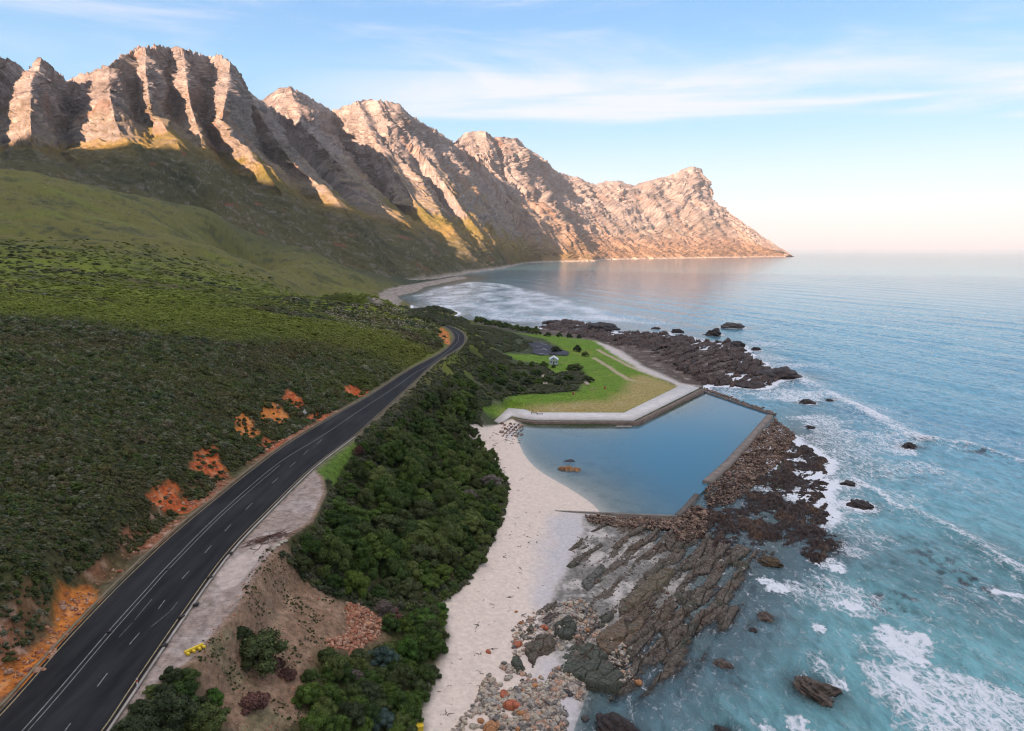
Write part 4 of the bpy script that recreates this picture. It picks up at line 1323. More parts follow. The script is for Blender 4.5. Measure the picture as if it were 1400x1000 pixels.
sea_rock(925, 455, 20, 'dark rock on the outer side of the far reef', .6, .6, .8, DK, 51)
sea_rock(898, 450, 16, 'low dark rock in the surf outside the far reef', .45, .6, .8, DK, 52)
sea_rock(1058, 514, 74, 'long pointed dark rock ridge at the reef tip nearest the pool', .38, .55, -.35, ((.06, .04, .034), (.03, .02, .018)), 53)
sea_rock(1030, 528, 50, 'reddish dark rock awash beside the far pool corner', .3, .6, -.2, ((.07, .035, .025), (.03, .02, .016)), 54)
# the orange rocks in the pool
PR = ((.42, .20, .07), (.20, .095, .045))
for i, (x_, y_, w_, lb) in enumerate([(768, 641, 14, 'leftmost of the orange brown rocks in the tidal pool'), (777, 642, 17, 'tallest orange brown rock in the middle of the pool rocks'), (787, 643, 15, 'rightmost of the orange brown rocks in the tidal pool')]):
    sea_rock(x_, y_, w_, lb, .62, .6, -.5, PR, 60 + i, POOLZ, 'pool_rock', 'orange rocks in the tidal pool', 4)
sea_rock(779, 631, 18, 'dark rock just under the surface behind the orange pool rocks', .12, .6, .2, DK, 66, POOLZ - .1, 'pool_rock', 'orange rocks in the tidal pool', 4)

# ------------------------------------------------------------------ sea
RX0, RX1, RY0, RY1, RS = -110.0, 330.0, 60.0, 900.0, .8


def build_sea():
    global RASTER
    gx = np.arange(RX0, RX1, RS); gy = np.arange(RY0, RY1, RS)
    GX, GY = np.meshgrid(gx, gy, indexing='ij')
    sol = gfast(GX, GY)
    rh, _ = rock_h(GX.ravel(), GY.ravel())
    sol = np.maximum(sol, rh.reshape(GX.shape))
    for (x, y, w) in SEA_ROCKS:
        sol = np.maximum(sol, 1.0 - np.hypot(GX - x, GY - y) / w * 1.4)
    land = (sol > .0).astype(float)

    def blur(a, k):
        for ax in (0, 1):
            for _ in range(2):
                c = np.cumsum(np.pad(a, [(k + 1, k) if i == ax else (0, 0) for i in (0, 1)], mode='edge'), axis=ax)
                a = (np.take(c, range(2 * k + 1, c.shape[ax]), axis=ax) - np.take(c, range(0, c.shape[ax] - 2 * k - 1), axis=ax)) / (2 * k + 1)
        return a
    nearm = blur(land, 3); widem = blur(land, 14)

    def samp(R, X, Y, fill):
        u = (X - RX0) / RS; v = (Y - RY0) / RS
        ok = (u >= 0) & (v >= 0) & (u < R.shape[0] - 1) & (v < R.shape[1] - 1)
        i = np.clip(u.astype(int), 0, R.shape[0] - 2); j = np.clip(v.astype(int), 0, R.shape[1] - 2)
        a = u - i; b = v - j
        val = R[i, j] * (1 - a) * (1 - b) + R[i + 1, j] * a * (1 - b) + R[i, j + 1] * (1 - a) * b + R[i + 1, j + 1] * a * b
        return np.where(ok, val, fill)

    th = np.concatenate([np.linspace(-1.2, -.3, 60, endpoint=False), np.linspace(-.3, .70, 1000, endpoint=False), np.linspace(.70, 1.4, 60)])
    r = np.concatenate([np.geomspace(30, 70, 20, endpoint=False), np.geomspace(70, 900, 800, endpoint=False), np.geomspace(900, 9000, 260, endpoint=False), np.geomspace(9000, 60000, 30)])
    T, R = np.meshgrid(th, r, indexing='ij')
    X, Y = (np.sin(T) * R).ravel(), (np.cos(T) * R).ravel()
    rr = np.hypot(X, Y)
    g = np.where(rr < 5000, gfast(X, Y), -30)
    s = samp(sol, X, Y, -12.0); s = np.maximum(s, g)
    dep = np.maximum(-s, 0)
    nm = samp(nearm, X, Y, 0.0); wm = samp(widem, X, Y, 0.0)
    inb = (wm > 0.001)
    # swell running in towards the shore
    d1 = np.array([.957, .29]); 
    ph = X * d1[0] + Y * d1[1] + 14 * fbm(X / 160, Y / 160, 3, 501)
    pv = -X * d1[1] + Y * d1[0]
    am = .35 + .65 * sstep(-.3, .5, fbm(X / 120, Y / 260, 3, 502))
    fade = sstep(0.0, 2.0, dep) * .8 + .2
    sheltered = np.maximum(sstep(.0, .35, wm), sstep(-8, 6, 25 - X) * 0)
    hgt = (np.sin(ph * 2 * pi / 46) * .34 + np.sin(ph * 2 * pi / 27 + 1.3 + pv / 60) * .2) * am
    short = (1 - np.abs(fbm((ph) / 9, pv / 26, 4, 503)) * 2 - .6) * .30 + fbm(X / 4, Y / 4, 4, 504) * .22
    hgt = hgt * sstep(4200, 900, rr) + short * 1.5 * sstep(1500, 300, rr)
    hgt *= fade * (1 - .8 * sheltered)
    # breakers
    foam = np.zeros(len(X))
    brk = [([(1075, 510), (1110, 527), (1150, 548), (1190, 566), (1230, 590), (1268, 604)], 4.2, 1.0, 1.1),
           ([(1268, 604), (1320, 607), (1360, 620), (1420, 640)], 1.6, .85, .8),
           ([(1148, 640), (1172, 658), (1202, 672), (1222, 690), (1248, 703)], 1.7, .85, .35),
           ([(1250, 703), (1298, 724), (1345, 752), (1382, 778), (1420, 800)], 1.8, .9, 1.0),
           ([(1362, 812), (1385, 815), (1420, 822)], 1.6, 1.0, .3),
           ([(1335, 752), (1380, 775), (1430, 795)], 4.0, .8, .3),
           ([(1120, 905), (1135, 925), (1143, 940)], 1.2, .9, .1),
           ([(1000, 430), (1100, 445), (1200, 458), (1300, 470)], 1.0, .0, .6)]
    for px, w, f, hh in brk:
        ln = [at_z(x, y, 0)[:2] for x, y in px]
        m = (rr < 900) & (X > -60)
        dd = np.full(len(X), 99.0)
        dd[m] = seg_dist(X[m], Y[m], ln)
        ww = w * (1 + .7 * fbm(X / 12, Y / 12, 3, 511))
        hgt += hh * np.exp(-(dd / (w * .8 + .8)) ** 2)
        brokn = .72 + .5 * fbm(X / 16, Y / 16, 4, 513, .6)
        foam = np.maximum(foam, brokn * f * (.74 + .32 * sstep(1.1 * ww, .3 * ww, dd)) * sstep(2.2 * ww + .6, .25 * ww, dd))
        foam = np.maximum(foam, f * .50 * sstep(6 * ww, 1 * ww, dd) * (fbm(X / 10, Y / 10, 3, 512) > -.25))
    pat = [(1062, 803, 18, 1.0), (1045, 795, 10, 1.), (1090, 808, 30, .55), (1150, 815, 55, .62), (1120, 858, 10, 1.), (1180, 822, 40, .6), (1165, 828, 16, .95), (1232, 873, 34, .9), (1262, 872, 14, 1.), (1250, 893, 22, .9), (1200, 885, 36, .55),
           (1230, 925, 18, 1.), (1260, 945, 70, .74), (1340, 965, 80, .76), (1300, 990, 70, .78), (1400, 985, 70, .74), (1215, 945, 30, .6), (1090, 992, 18, .8), (1130, 770, 24, .7), (1145, 778, 14, .9), (1150, 935, 12, .7), (1050, 1000, 14, .7),
           (1120, 575, 40, .66), (1160, 610, 50, .58), (1095, 540, 40, .7), (1200, 640, 50, .55), (1230, 615, 28, .7), (1080, 545, 20, .75), (1180, 650, 36, .5), (1150, 620, 26, .6), (1110, 600, 30, .6), (1160, 700, 30, .45), (1190, 735, 40, .5), (1210, 600, 44, .6), (1140, 590, 40, .62), (1260, 640, 40, .55), (1100, 620, 22, .7), (1150, 660, 30, .62), (1230, 680, 40, .5), (1300, 660, 60, .42), (1200, 560, 30, .5), (1080, 500, 24, .6), (1120, 500, 34, .5), (1165, 755, 26, .6), (1130, 800, 40, .5),
           (1045, 470, 26, .62), (1020, 485, 30, .65), (1060, 490, 26, .55), (940, 500, 10, .8), (980, 475, 16, .8), (1000, 540, 26, .55), (1050, 540, 36, .6), (1330, 830, 60, .42), (1280, 855, 40, .4), (1350, 900, 60, .35), (1090, 880, 40, .3)]
    for px, py, w, f in pat:
        x, y, _ = at_z(px, py, 0)
        dz = y * CP + HC * SP
        wx_ = w * 1.2 / F * dz; f = min(1.0, f * 1.05)
        q = np.hypot((X - x) / wx_, (Y - y) / (wx_ * 1.25))
        m = q < 1.8
        q = q[m] + .55 * fbm(X[m] / (wx_ * .45), Y[m] / (wx_ * .45), 4, 520)
        foam[m] = np.maximum(foam[m], f * sstep(1.15, .45, q))
    # surf sweeping into the bay
    bay = np.array(plan([(545, 405), (580, 394), (640, 384), (700, 388), (760, 400), (830, 420), (930, 436), (960, 446), (900, 448), (820, 442), (740, 448), (690, 442), (630, 436), (575, 428)], 0))
    m = (rr < 1600) & (X < 260)
    sd = np.full(len(X), 99.0)
    xm, ym = X[m], Y[m]
    dd = seg_dist(xm, ym, bay, True); ins = inside(xm, ym, bay)
    sd[m] = np.where(ins, -dd, dd)
    bw = fbm(X / 30, Y / 70, 5, 531, .6)
    foam = np.maximum(foam, sstep(8, -30, sd) * (.62 + .5 * bw))
    # wash round every exposed rock; the inner cove and the lee of the reef stay calm
    exposed = sstep(52, 78, X + .10 * (Y - 150)) * sstep(130, 150, Y) + sstep(230, 260, Y)
    exposed = np.clip(exposed, 0, 1)
    ring = sstep(.0, .30, nm) * sstep(.85, .4, nm)
    foam = np.maximum(foam, (ring * .72 + sstep(.0, .22, wm) * .56) * exposed)
    foam = np.maximum(foam, ring * .35)
    # scattered flecks over the open water
    foam = np.maximum(foam, (.31 + .22 * fbm(X / 30, Y / 60, 3, 541) + .10 * sstep(.2, .6, short)) * sstep(2500, 600, rr))
    # body colour from depth and place
    n1 = fbm(X / 60, Y / 90, 4, 551); n2 = fbm(X / 14, Y / 20, 4, 552)
    c = np.tile(np.array([.125, .345, .44]), (len(X), 1))
    c = mixc3(c, [.075, .26, .38], sstep(-.1, .6, n1 + .4 * n2) * .8)
    near = sstep(260, 120, rr + 50 * n1)
    c = mixc3(c, [.165, .385, .40], near * .85)
    c = mixc3(c, [.045, .13, .15], near * sstep(.0, .5, -n1 - .3 * n2) * .7)
    c = mixc3(c, [.12, .30, .33], sstep(2.0, .4, dep) * .5)
    c = mixc3(c, [.10, .17, .20], sstep(0, .25, wm) * (1 - exposed) * .8)
    # kelp beds and drowned reef showing dark
    for px, py, w, f in [(1215, 825, 34, .9), (1240, 815, 22, .7), (1315, 795, 40, .85), (1340, 800, 26, .8), (1290, 770, 40, .6), (1230, 650, 40, .5), (1330, 615, 30, .7), (1355, 622, 20, .7), (1370, 820, 18, .3), (1270, 645, 24, .5), (1000, 930, 30, .4), (1250, 745, 40, .5), (1200, 770, 36, .35)]:
        x, y, _ = at_z(px, py, 0); dz = y * CP + HC * SP; wx_ = w / F * dz
        q = np.hypot((X - x) / wx_, (Y - y) / (wx_ * 1.1)); m = q < 1.6
        spk = fbm(X[m] / 2.2, Y[m] / 3.5, 4, 561)
        w2 = f * sstep(1.2, .5, q[m]) * sstep(-.05, .25, spk)
        cc = c[m]; c[m] = cc + (np.array([.018, .028, .035]) - cc) * w2[:, None]
    alpha = 1 - np.exp(-dep / 1.25)
    alpha = np.clip(alpha, .12, 1)
    keep = ~(sdist(X, Y, wp) < -1.0)
    Fq = grid_faces(len(th), len(r))
    ok = keep[Fq].all(1) & (np.where(rr < 4000, g, -1)[Fq].min(1) < 1.6)
    Fq = Fq[ok]
    used = np.unique(Fq); idx = -np.ones(len(X), int); idx[used] = np.arange(len(used))
    me = np_mesh('sea', np.stack([X, Y, hgt], 1)[used], idx[Fq], True, {'body': np.clip(c, .005, .6)[used], 'foam': foam[used], 'alpha': alpha[used]})
    t = NT('sea_water')
    p = t.pos()
    cam_d = t.math('DIVIDE', 330.0, t.math('ADD', t.node('ShaderNodeVectorMath', operation='LENGTH').outputs['Value'], 260.0))
    lv = [n for n in t.n if n.bl_idname == 'ShaderNodeVectorMath'][0]
    t.l.new(p, lv.inputs[0])
    fo = t.attr('foam').outputs['Fac']; bo = t.attr('body').outputs['Color']; al = t.attr('alpha').outputs['Fac']
    rot = (0, 0, radians(-17))
    warp = t.node('ShaderNodeVectorMath', operation='MULTIPLY_ADD')
    t.l.new(t.noise(p, .35, 4, .6, 0, True), warp.inputs[0]); warp.inputs[1].default_value = (3.2, 3.2, 0); t.l.new(p, warp.inputs[2])
    pw = warp.outputs[0]
    e1 = t.voro(t.mapping(pw, (.55, .30, 0.), rot), 1.0, 'DISTANCE_TO_EDGE')
    e2 = t.voro(t.mapping(pw, (1.5, .9, 0.), rot), 1.0, 'DISTANCE_TO_EDGE')
    lace = t.math('MAXIMUM', t.rng(e1, .16, .0), t.math('MULTIPLY', t.rng(e2, .2, .0), .8))
    nz = t.noise(t.mapping(pw, (1.1, .38, 1), rot), 1.0, 9, .78, .4)
    v = t.math('ADD', fo, t.math('ADD', t.math('MULTIPLY_ADD', lace, .30, -.14), t.math('MULTIPLY_ADD', nz, 1.9, -.98)))
    fm = t.rng(v, .42, 1.0)
    cam_d = t.math('POWER', cam_d, 1.5)
    w1 = t.noise(t.mapping(p, (.55, .22, 1), rot), 1.0, 7, .66, .4)
    w2 = t.noise(t.mapping(p, (.10, .035, 1), rot), 1.0, 6, .6, .3)
    hh = t.math('ADD', w1, t.math('MULTIPLY', w2, 2.2))
    hh = t.math('ADD', hh, t.math('MULTIPLY', fm, .25))
    nb = t.bump(hh, .75, .8)
    [n for n in t.n if n.bl_idname == 'ShaderNodeBump'][0].inputs['Strength'].default_value = .7
    t.l.new(t.math('MULTIPLY', cam_d, 1.0), nb.node.inputs['Strength'])
    body = t.node('ShaderNodeBsdfDiffuse'); t.l.new(t.scale(bo, t.rng(w1, .3, .7, .62, 1.35, False)), body.inputs[0])  # wave shading put into the colour: lighter and darker with the wave noise
    t.l.new(nb, body.inputs['Normal'])
    tr = t.node('ShaderNodeBsdfTransparent'); tr.inputs[0].default_value = (.80, .93, .95, 1)
    m1 = t.node('ShaderNodeMixShader'); t.l.new(al, m1.inputs[0]); t.l.new(tr.outputs[0], m1.inputs[1]); t.l.new(body.outputs[0], m1.inputs[2])
    gl = t.node('ShaderNodeBsdfGlossy'); gl.inputs['Roughness'].default_value = .12; t.l.new(nb, gl.inputs['Normal'])
    fr = t.node('ShaderNodeFresnel'); fr.inputs['IOR'].default_value = 1.36
    m2 = t.node('ShaderNodeMixShader'); t.l.new(fr.outputs[0], m2.inputs[0]); t.l.new(m1.outputs[0], m2.inputs[1]); t.l.new(gl.outputs[0], m2.inputs[2])
    fd = t.node('ShaderNodeBsdfDiffuse'); fd.inputs[0].default_value = (.70, .72, .75, 1); t.l.new(t.bump(nz, .5, .3), fd.inputs['Normal'])
    m3 = t.node('ShaderNodeMixShader'); t.l.new(fm, m3.inputs[0]); t.l.new(m2.outputs[0], m3.inputs[1]); t.l.new(fd.outputs[0], m3.inputs[2])
    new_obj('sea', me, t.done(m3.outputs[0]), kind='structure', label='open sea with swell and white foam')


build_sea()

# ------------------------------------------------------------------ leaves
def leaf_mesh(name, seed, lobes, nleaf, size, core=True, spread=.5, up=.35, tintv=.35, long=1.0):
    """lobes: list of (x, y, z, r); leaves sit as small blades over every lobe"""
    rg = np.random.default_rng(seed)
    lobes = np.array(lobes, float)
    wgt = lobes[:, 3] ** 2; wgt /= wgt.sum()
    k = rg.choice(len(lobes), nleaf, p=wgt)
    n = rg.normal(size=(nleaf, 3)); n[:, 2] = n[:, 2] * .8 + up
    n /= np.linalg.norm(n, axis=1)[:, None]
    rad = lobes[k, 3] * rg.uniform(.78, 1.12, nleaf)
    pos = lobes[k, :3] + n * rad[:, None] * [1, 1, .85]
    pos[:, 2] = np.maximum(pos[:, 2], .02)
    nn = n + rg.normal(size=(nleaf, 3)) * spread; nn /= np.linalg.norm(nn, axis=1)[:, None]
    t = np.cross(nn, rg.normal(size=(nleaf, 3))); t /= np.linalg.norm(t, axis=1)[:, None] + 1e-9
    b = np.cross(nn, t)
    s = (size * rg.uniform(.6, 1.3, nleaf))[:, None]
    V = np.stack([pos - t * s * long, pos - b * s * .5, pos + t * s * long, pos + b * s * .5], 1).reshape(-1, 3)
    Fq = np.arange(len(V)).reshape(-1, 4)
    lt = rg.uniform(1 - tintv, 1 + tintv, len(lobes))
    tint = np.repeat(lt[k] * rg.uniform(.75, 1.25, nleaf), 4)
    if core:
        bm = bmesh.new()
        for (x, y, z, r) in lobes:
            m = Matrix.Translation((x, y, z)) @ Matrix.Diagonal((r * .86, r * .86, r * .74, 1))
            bmesh.ops.create_icosphere(bm, subdivisions=1, radius=1.0, matrix=m)
        cv = np.array([v.co[:] for v in bm.verts]); cf = np.array([[v.index for v in f.verts] for f in bm.faces])
        bm.free()
        base = len(V)
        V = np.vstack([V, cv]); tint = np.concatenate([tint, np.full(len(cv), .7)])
        # quads with a repeated corner are not valid, so split every blade to triangles
        tri = np.vstack([Fq[:, [0, 1, 2]], Fq[:, [0, 2, 3]]])
        Fq = np.vstack([tri, cf + base])
    return np_mesh(name, V, Fq, False, {'tint': tint})


def leaf_mat(name, cols, zone=0.0, zcol=(.1, .12, .03), pos_scale=.06):
    t = NT(name)
    tint = t.attr('tint').outputs['Fac']
    oi = t.node('ShaderNodeObjectInfo')
    rnd = oi.outputs['Random']
    rp = t.node('ShaderNodeValToRGB'); e = rp.color_ramp.elements
    rp.color_ramp.interpolation = 'LINEAR'
    for i, c in enumerate(cols):
        pz = i / max(1, len(cols) - 1)
        if i == 0: e[0].position, e[0].color = 0, (*c, 1)
        elif i == len(cols) - 1: e[len(e) - 1].position, e[len(e) - 1].color = 1, (*c, 1)
        else: x = e.new(pz); x.color = (*c, 1)
    t.l.new(rnd, rp.inputs[0])
    col = rp.outputs[0]
    if zone:
        z = t.noise(oi.outputs['Location'], pos_scale, 3, .5)
        ln = t.node('ShaderNodeVectorMath', operation='LENGTH'); t.l.new(oi.outputs['Location'], ln.inputs[0])
        far = t.rng(ln.outputs['Value'], 150., 330.)
        br = t.noise(oi.outputs['Location'], .025, 4, .6)
        col = t.mix(t.math('MULTIPLY', t.rng(br, .5, .62), t.math('MULTIPLY_ADD', far, .35, .3)), col, (.13, .095, .04))
        col = t.mix(t.math('MULTIPLY', t.math('MULTIPLY', t.rng(t.noise(t.mapping(oi.outputs['Location'], (.5, 1.4, 1)), .018, 5, .6), .40, .56), far), zone), col, zcol)
    col = t.scale(col, tint)
    return t.done(t.principled(col, .75, None, .18))


def dome(seed, n, R, H, r0, r1, z0=.0):
    rg = np.random.default_rng(seed); out = [(0, 0, H * .42 + z0, R * .55)]
    for i in range(n):
        a = i * 2.399 + rg.uniform(-.3, .3); q = math.sqrt((i + .5) / n)
        rr_ = R * q * rg.uniform(.8, 1.0)
        zz = z0 + H * (1 - .75 * q ** 2.2) * rg.uniform(.75, 1.0)
        r = rg.uniform(r0, r1) * (1 - .25 * q)
        out.append((rr_ * cos(a), rr_ * sin(a), max(zz - r * .55, r * .4 + z0), r))
    return out


BUSH_COLS = [(.026, .038, .012), (.060, .082, .020), (.11, .095, .036), (.075, .11, .022), (.14, .11, .065), (.044, .070, .030), (.19, .19, .12), (.055, .078, .018), (.09, .125, .04)]
FYN = leaf_mat('fynbos_leaves', BUSH_COLS, 1.0, (.185, .215, .026), .012)
HEATH = leaf_mat('heath_leaves', [(.065, .10, .022), (.105, .12, .04), (.11, .105, .065), (.035, .055, .020), (.15, .14, .10)], 0)
fyn_protos = []
for k in range(5):
    m = leaf_mesh('fynbos_shrub', 700 + k, dome(700 + k, 7, .55, .75, .2, .34), 210, .085, True, .7)
    m.materials.append(FYN); fyn_protos.append(m)
heath_protos = []
for k in range(4):
    m = leaf_mesh('heath_shrub', 720 + k, dome(720 + k, 8, .7, .8, .22, .38), 230, .10, True, .7)
    m.materials.append(HEATH); heath_protos.append(m)


def scatter(name, protos, pts, scl, label, rot=None, tilt=0.15):
    """one ground-cover object: copies of small meshes spread over points"""
    n = len(pts)
    me = bpy.data.meshes.new(name)
    me.vertices.add(n); me.vertices.foreach_set('co', np.asarray(pts, np.float32).ravel())
    rg = np.random.default_rng(n)
    a = me.attributes.new('size', 'FLOAT_VECTOR', 'POINT')
    s = np.asarray(scl, np.float32)
    if s.ndim == 1: s = np.stack([s, s, s * rg.uniform(.75, 1.25, n)], 1)
    a.data.foreach_set('vector', s.astype(np.float32).ravel())
    a = me.attributes.new('turn', 'FLOAT_VECTOR', 'POINT')
    rv = np.stack([rg.normal(0, tilt, n), rg.normal(0, tilt, n), rg.uniform(0, 6.28, n)], 1)
    a.data.foreach_set('vector', rv.astype(np.float32).ravel())
    a = me.attributes.new('pick', 'INT', 'POINT'); a.data.foreach_set('value', rg.integers(0, len(protos), n).astype(np.int32))
    o = new_obj(name, me, None, kind='stuff', label=label)
    src = bpy.data.collections.new(name + '_kinds')
    for i, m in enumerate(protos):
        src.objects.link(bpy.data.objects.new(m.name, m))
    ng = bpy.data.node_groups.new(name + '_spread', 'GeometryNodeTree')
    ng.interface.new_socket('Geometry', in_out='INPUT', socket_type='NodeSocketGeometry')
    ng.interface.new_socket('Geometry', in_out='OUTPUT', socket_type='NodeSocketGeometry')
    gi = ng.nodes.new('NodeGroupInput'); go = ng.nodes.new('NodeGroupOutput')
    iop = ng.nodes.new('GeometryNodeInstanceOnPoints')
    ci = ng.nodes.new('GeometryNodeCollectionInfo'); ci.inputs['Collection'].default_value = src
    ci.inputs['Separate Children'].default_value = True; ci.inputs['Reset Children'].default_value = True
    iop.inputs['Pick Instance'].default_value = True
    def na(nm, ty):
        x = ng.nodes.new('GeometryNodeInputNamedAttribute'); x.data_type = ty; x.inputs['Name'].default_value = nm
        return x.outputs['Attribute']
    L = ng.links
    L.new(gi.outputs[0], iop.inputs['Points']); L.new(ci.outputs[0], iop.inputs['Instance'])
    L.new(na('pick', 'INT'), iop.inputs['Instance Index']); L.new(na('size', 'FLOAT_VECTOR'), iop.inputs['Scale'])
    e2r = ng.nodes.new('FunctionNodeEulerToRotation'); L.new(na('turn', 'FLOAT_VECTOR'), e2r.inputs[0])
    L.new(e2r.outputs[0], iop.inputs['Rotation'])
    L.new(iop.outputs[0], go.inputs[0])
    md = o.modifiers.new('spread', 'NODES'); md.node_group = ng
    return o


def poly_xy(pts, z=None):
    return np.array([(P2(*p) if z is None else at_z(p[0], p[1], z))[:2] for p in pts])


# hillside fynbos: dense near the road, larger and sparser clumps higher up
HILL = poly_xy([(-60, 1000), (0, 930), (60, 868), (92, 800), (150, 752), (200, 750), (270, 690), (378, 610), (449, 568), (508, 534), (560, 500), (600, 478), (612, 462), (604, 446), (540, 412), (480, 406), (400, 396), (300, 352), (150, 330), (-60, 320), (-240, 400), (-300, 800)])
rg = np.random.default_rng(5)
n = 230000
th_ = rg.uniform(-.80, -.07, n); r_ = np.exp(rg.uniform(math.log(56), math.log(760), n))
# keep a share so that density per square metre falls with distance
keepp = rg.uniform(0, 1, n) < (sstep(420, 240, r_) * .8 + .2 * sstep(800, 500, r_)) *  np.clip((r_ / 150) ** 2, .18, 1) * np.clip(300 / r_, .3, 1)
th_, r_ = th_[keepp], r_[keepp]
x_, y_ = np.sin(th_) * r_, np.cos(th_) * r_
ok = inside(x_, y_, HILL) & (sdist(x_, y_, ROAD_POLY) > 2.4)
x_, y_, r_ = x_[ok], y_[ok], r_[ok]
ok = np.ones(len(x_), bool)
for s_ in SOIL:
    ok &= ~((sdist(x_, y_, s_) < .75) & (rg.uniform(0, 1, len(x_)) < .93))
x_, y_, r_ = x_[ok], y_[ok], r_[ok]
gap = fbm(x_ / 6, y_ / 6, 3, 611)
ok = gap < .55
x_, y_, r_, gap = x_[ok], y_[ok], r_[ok], gap[ok]
sc_ = np.clip(r_ / 150, .62, 3.0) ** .85 * np.random.default_rng(6).lognormal(-.05, .33, len(x_)) * (1 - .5 * gap) * .95
z_ = gfast(x_, y_) - .10 * sc_
print('fynbos', len(x_))
scatter('fynbos_scrub', fyn_protos, np.stack([x_, y_, z_], 1), np.stack([sc_, sc_, sc_ * rg.uniform(.6, 1.1, len(sc_)) * (1 - .5 * sstep(200, 330, r_))], 1), 'low dark green fynbos scrub covering the hillside')

# pale stones through the scrub of the knoll and upper slope
stone_protos = []
STONEM = simple_mat('pale_stone', (.30, .25, .19), .9, .4, .6, 3, .05)
def plain_rock(name, seed, mat, sub=2, squash=.65, rough=.3):
    m = rock_mesh(name, seed, sub, rough, squash, 1.3)
    m.materials.append(mat)
    return m
for k in range(3): stone_protos.append(plain_rock('pale_stone', 800 + k, STONEM))
KN = poly_xy([(440, 425), (520, 416), (590, 440), (600, 452), (560, 470), (480, 455)])
UP = poly_xy([(0, 440), (150, 432), (300, 445), (420, 470), (330, 500), (150, 500), (0, 480)])
pts = []
for poly, cnt in ((KN, 700), (UP, 420)):
    a, b = poly.min(0), poly.max(0)
    q = rg.uniform(a, b, (cnt * 4, 2)); q = q[inside(q[:, 0], q[:, 1], poly)][:cnt]
    pts.append(q)
# slopes under the mountains
q = np.stack([rg.uniform(-620, -60, 360), rg.uniform(420, 1000, 360)], 1); q = q[gfast(q[:, 0], q[:, 1]) > 22]; pts.append(q)
q = np.vstack(pts); rq_ = np.hypot(q[:, 0], q[:, 1])
scatter('pale_stones', stone_protos, np.column_stack([q, gfast(q[:, 0], q[:, 1]) + .35]), np.clip(rq_ / 420, .35, 1.3) * rg.uniform(.25, .8, len(q)), 'pale stones showing through the hillside scrub', tilt=.3)

# heath between the road bend and the lawn
HEA = poly_xy([(600, 437), (640, 444), (700, 455), (728, 470), (690, 482), (700, 492), (735, 497), (760, 512), (790, 503), (803, 514), (788, 534), (740, 538), (700, 540), (655, 556), (630, 560), (570, 560), (520, 585), (490, 600), (560, 540), (600, 508), (636, 478), (642, 460), (632, 447)])
a, b = HEA.min(0), HEA.max(0)
q = rg.uniform(a, b, (60000, 2)); q = q[inside(q[:, 0], q[:, 1], HEA)]; q = q[(sdist(q[:, 0], q[:, 1], ROAD_POLY) > 1.5)]
q = q[fbm(q[:, 0] / 10, q[:, 1] / 10, 3, 621) < .10][:7200]
s_ = rg.uniform(.8, 1.7, len(q)) * (1 + .6 * fbm(q[:, 0] / 18, q[:, 1] / 18, 3, 622))
print('heath', len(q))
scatter('coastal_heath', heath_protos, np.column_stack([q, gfast(q[:, 0], q[:, 1]) - .1]), np.stack([s_, s_, s_ * .8], 1), 'mixed olive and grey coastal heath between road and lawn')
# thin scrub along both verges and on the bank edges
vb = []
for i in range(0, len(RE), 1):
    if RE[i, 1] < 60: continue
    for _ in range(5):
        o_ = rg.uniform(.9, 3.5)
        p = RE[i] + np.array([tgk[i, 1], -tgk[i, 0]]) * o_
        if sdist(np.array([p[0]]), np.array([p[1]]), TURN_POLY)[0] > .3 and sdist(np.array([p[0]]), np.array([p[1]]), BRIGHT)[0] > 0:
            vb.append(p)
vb = np.array(vb)
scatter('verge_scrub', heath_protos, np.column_stack([vb, gfast(vb[:, 0], vb[:, 1]) - .05]), rg.uniform(.3, .7, len(vb)), 'thin grey green scrub along the seaward verge')

# ------------------------------------------------------------------ thicket of trees
TREE_COLS = [(.034, .062, .012), (.064, .108, .018), (.098, .145, .022), (.042, .076, .018), (.125, .155, .04), (.054, .074, .020), (.08, .095, .036)]
TREEM = leaf_mat('thicket_leaves', TREE_COLS, 0)
BARK = simple_mat('bark', (.10, .075, .055), .9, .3, 3.0, 12, .02)
DEADM = leaf_mat('dry_twigs', [(.17, .145, .115), (.13, .10, .085), (.22, .20, .165)], 0)
BLUEM = leaf_mat('blue_green_leaves', [(.060, .105, .085), (.075, .12, .10)], 0)
GREENM = leaf_mat('fresh_green_leaves', [(.050, .115, .016), (.065, .13, .02)], 0)
OLIVEM = leaf_mat('olive_leaves', [(.040, .055, .020), (.050, .065, .028)], 0)
REDM = leaf_mat('rusty_twigs', [(.10, .045, .035), (.14, .07, .055)], 0)


def trunk_mesh(name, seed, h, r, R):
    """tapered stem that forks into limbs inside the crown"""
    rg = np.random.default_rng(seed)
    V = []; Fq = []

    def limb(p0, p1, r0, r1, bend):
        n = 6; m = 7
        p0 = np.array(p0, float); p1 = np.array(p1, float); mid = (p0 + p1) / 2 + bend
        base = len(V)
        for i in range(n):
            t = i / (n - 1)
            c = (1 - t) ** 2 * p0 + 2 * t * (1 - t) * mid + t * t * p1
            rr_ = r0 + (r1 - r0) * t
            for j in range(m):
                a = 2 * pi * j / m
                V.append((c[0] + rr_ * cos(a), c[1] + rr_ * sin(a), c[2]))
        for i in range(n - 1):
            for j in range(m):
                Fq.append((base + i * m + j, base + i * m + (j + 1) % m, base + (i + 1) * m + (j + 1) % m, base + (i + 1) * m + j))
    limb((0, 0, -.6), (.1 * R, 0, h * .45), r, r * .7, rg.normal(0, .1, 3))
    for k in range(5):
        a = k * 1.26 + rg.uniform(-.3, .3)
        limb((.1 * R, 0, h * .38), (R * .6 * cos(a), R * .6 * sin(a), h * rg.uniform(.7, .9)), r * .5, r * .12, rg.normal(0, .2, 3))
    return np_mesh(name, V, np.array(Fq), True)


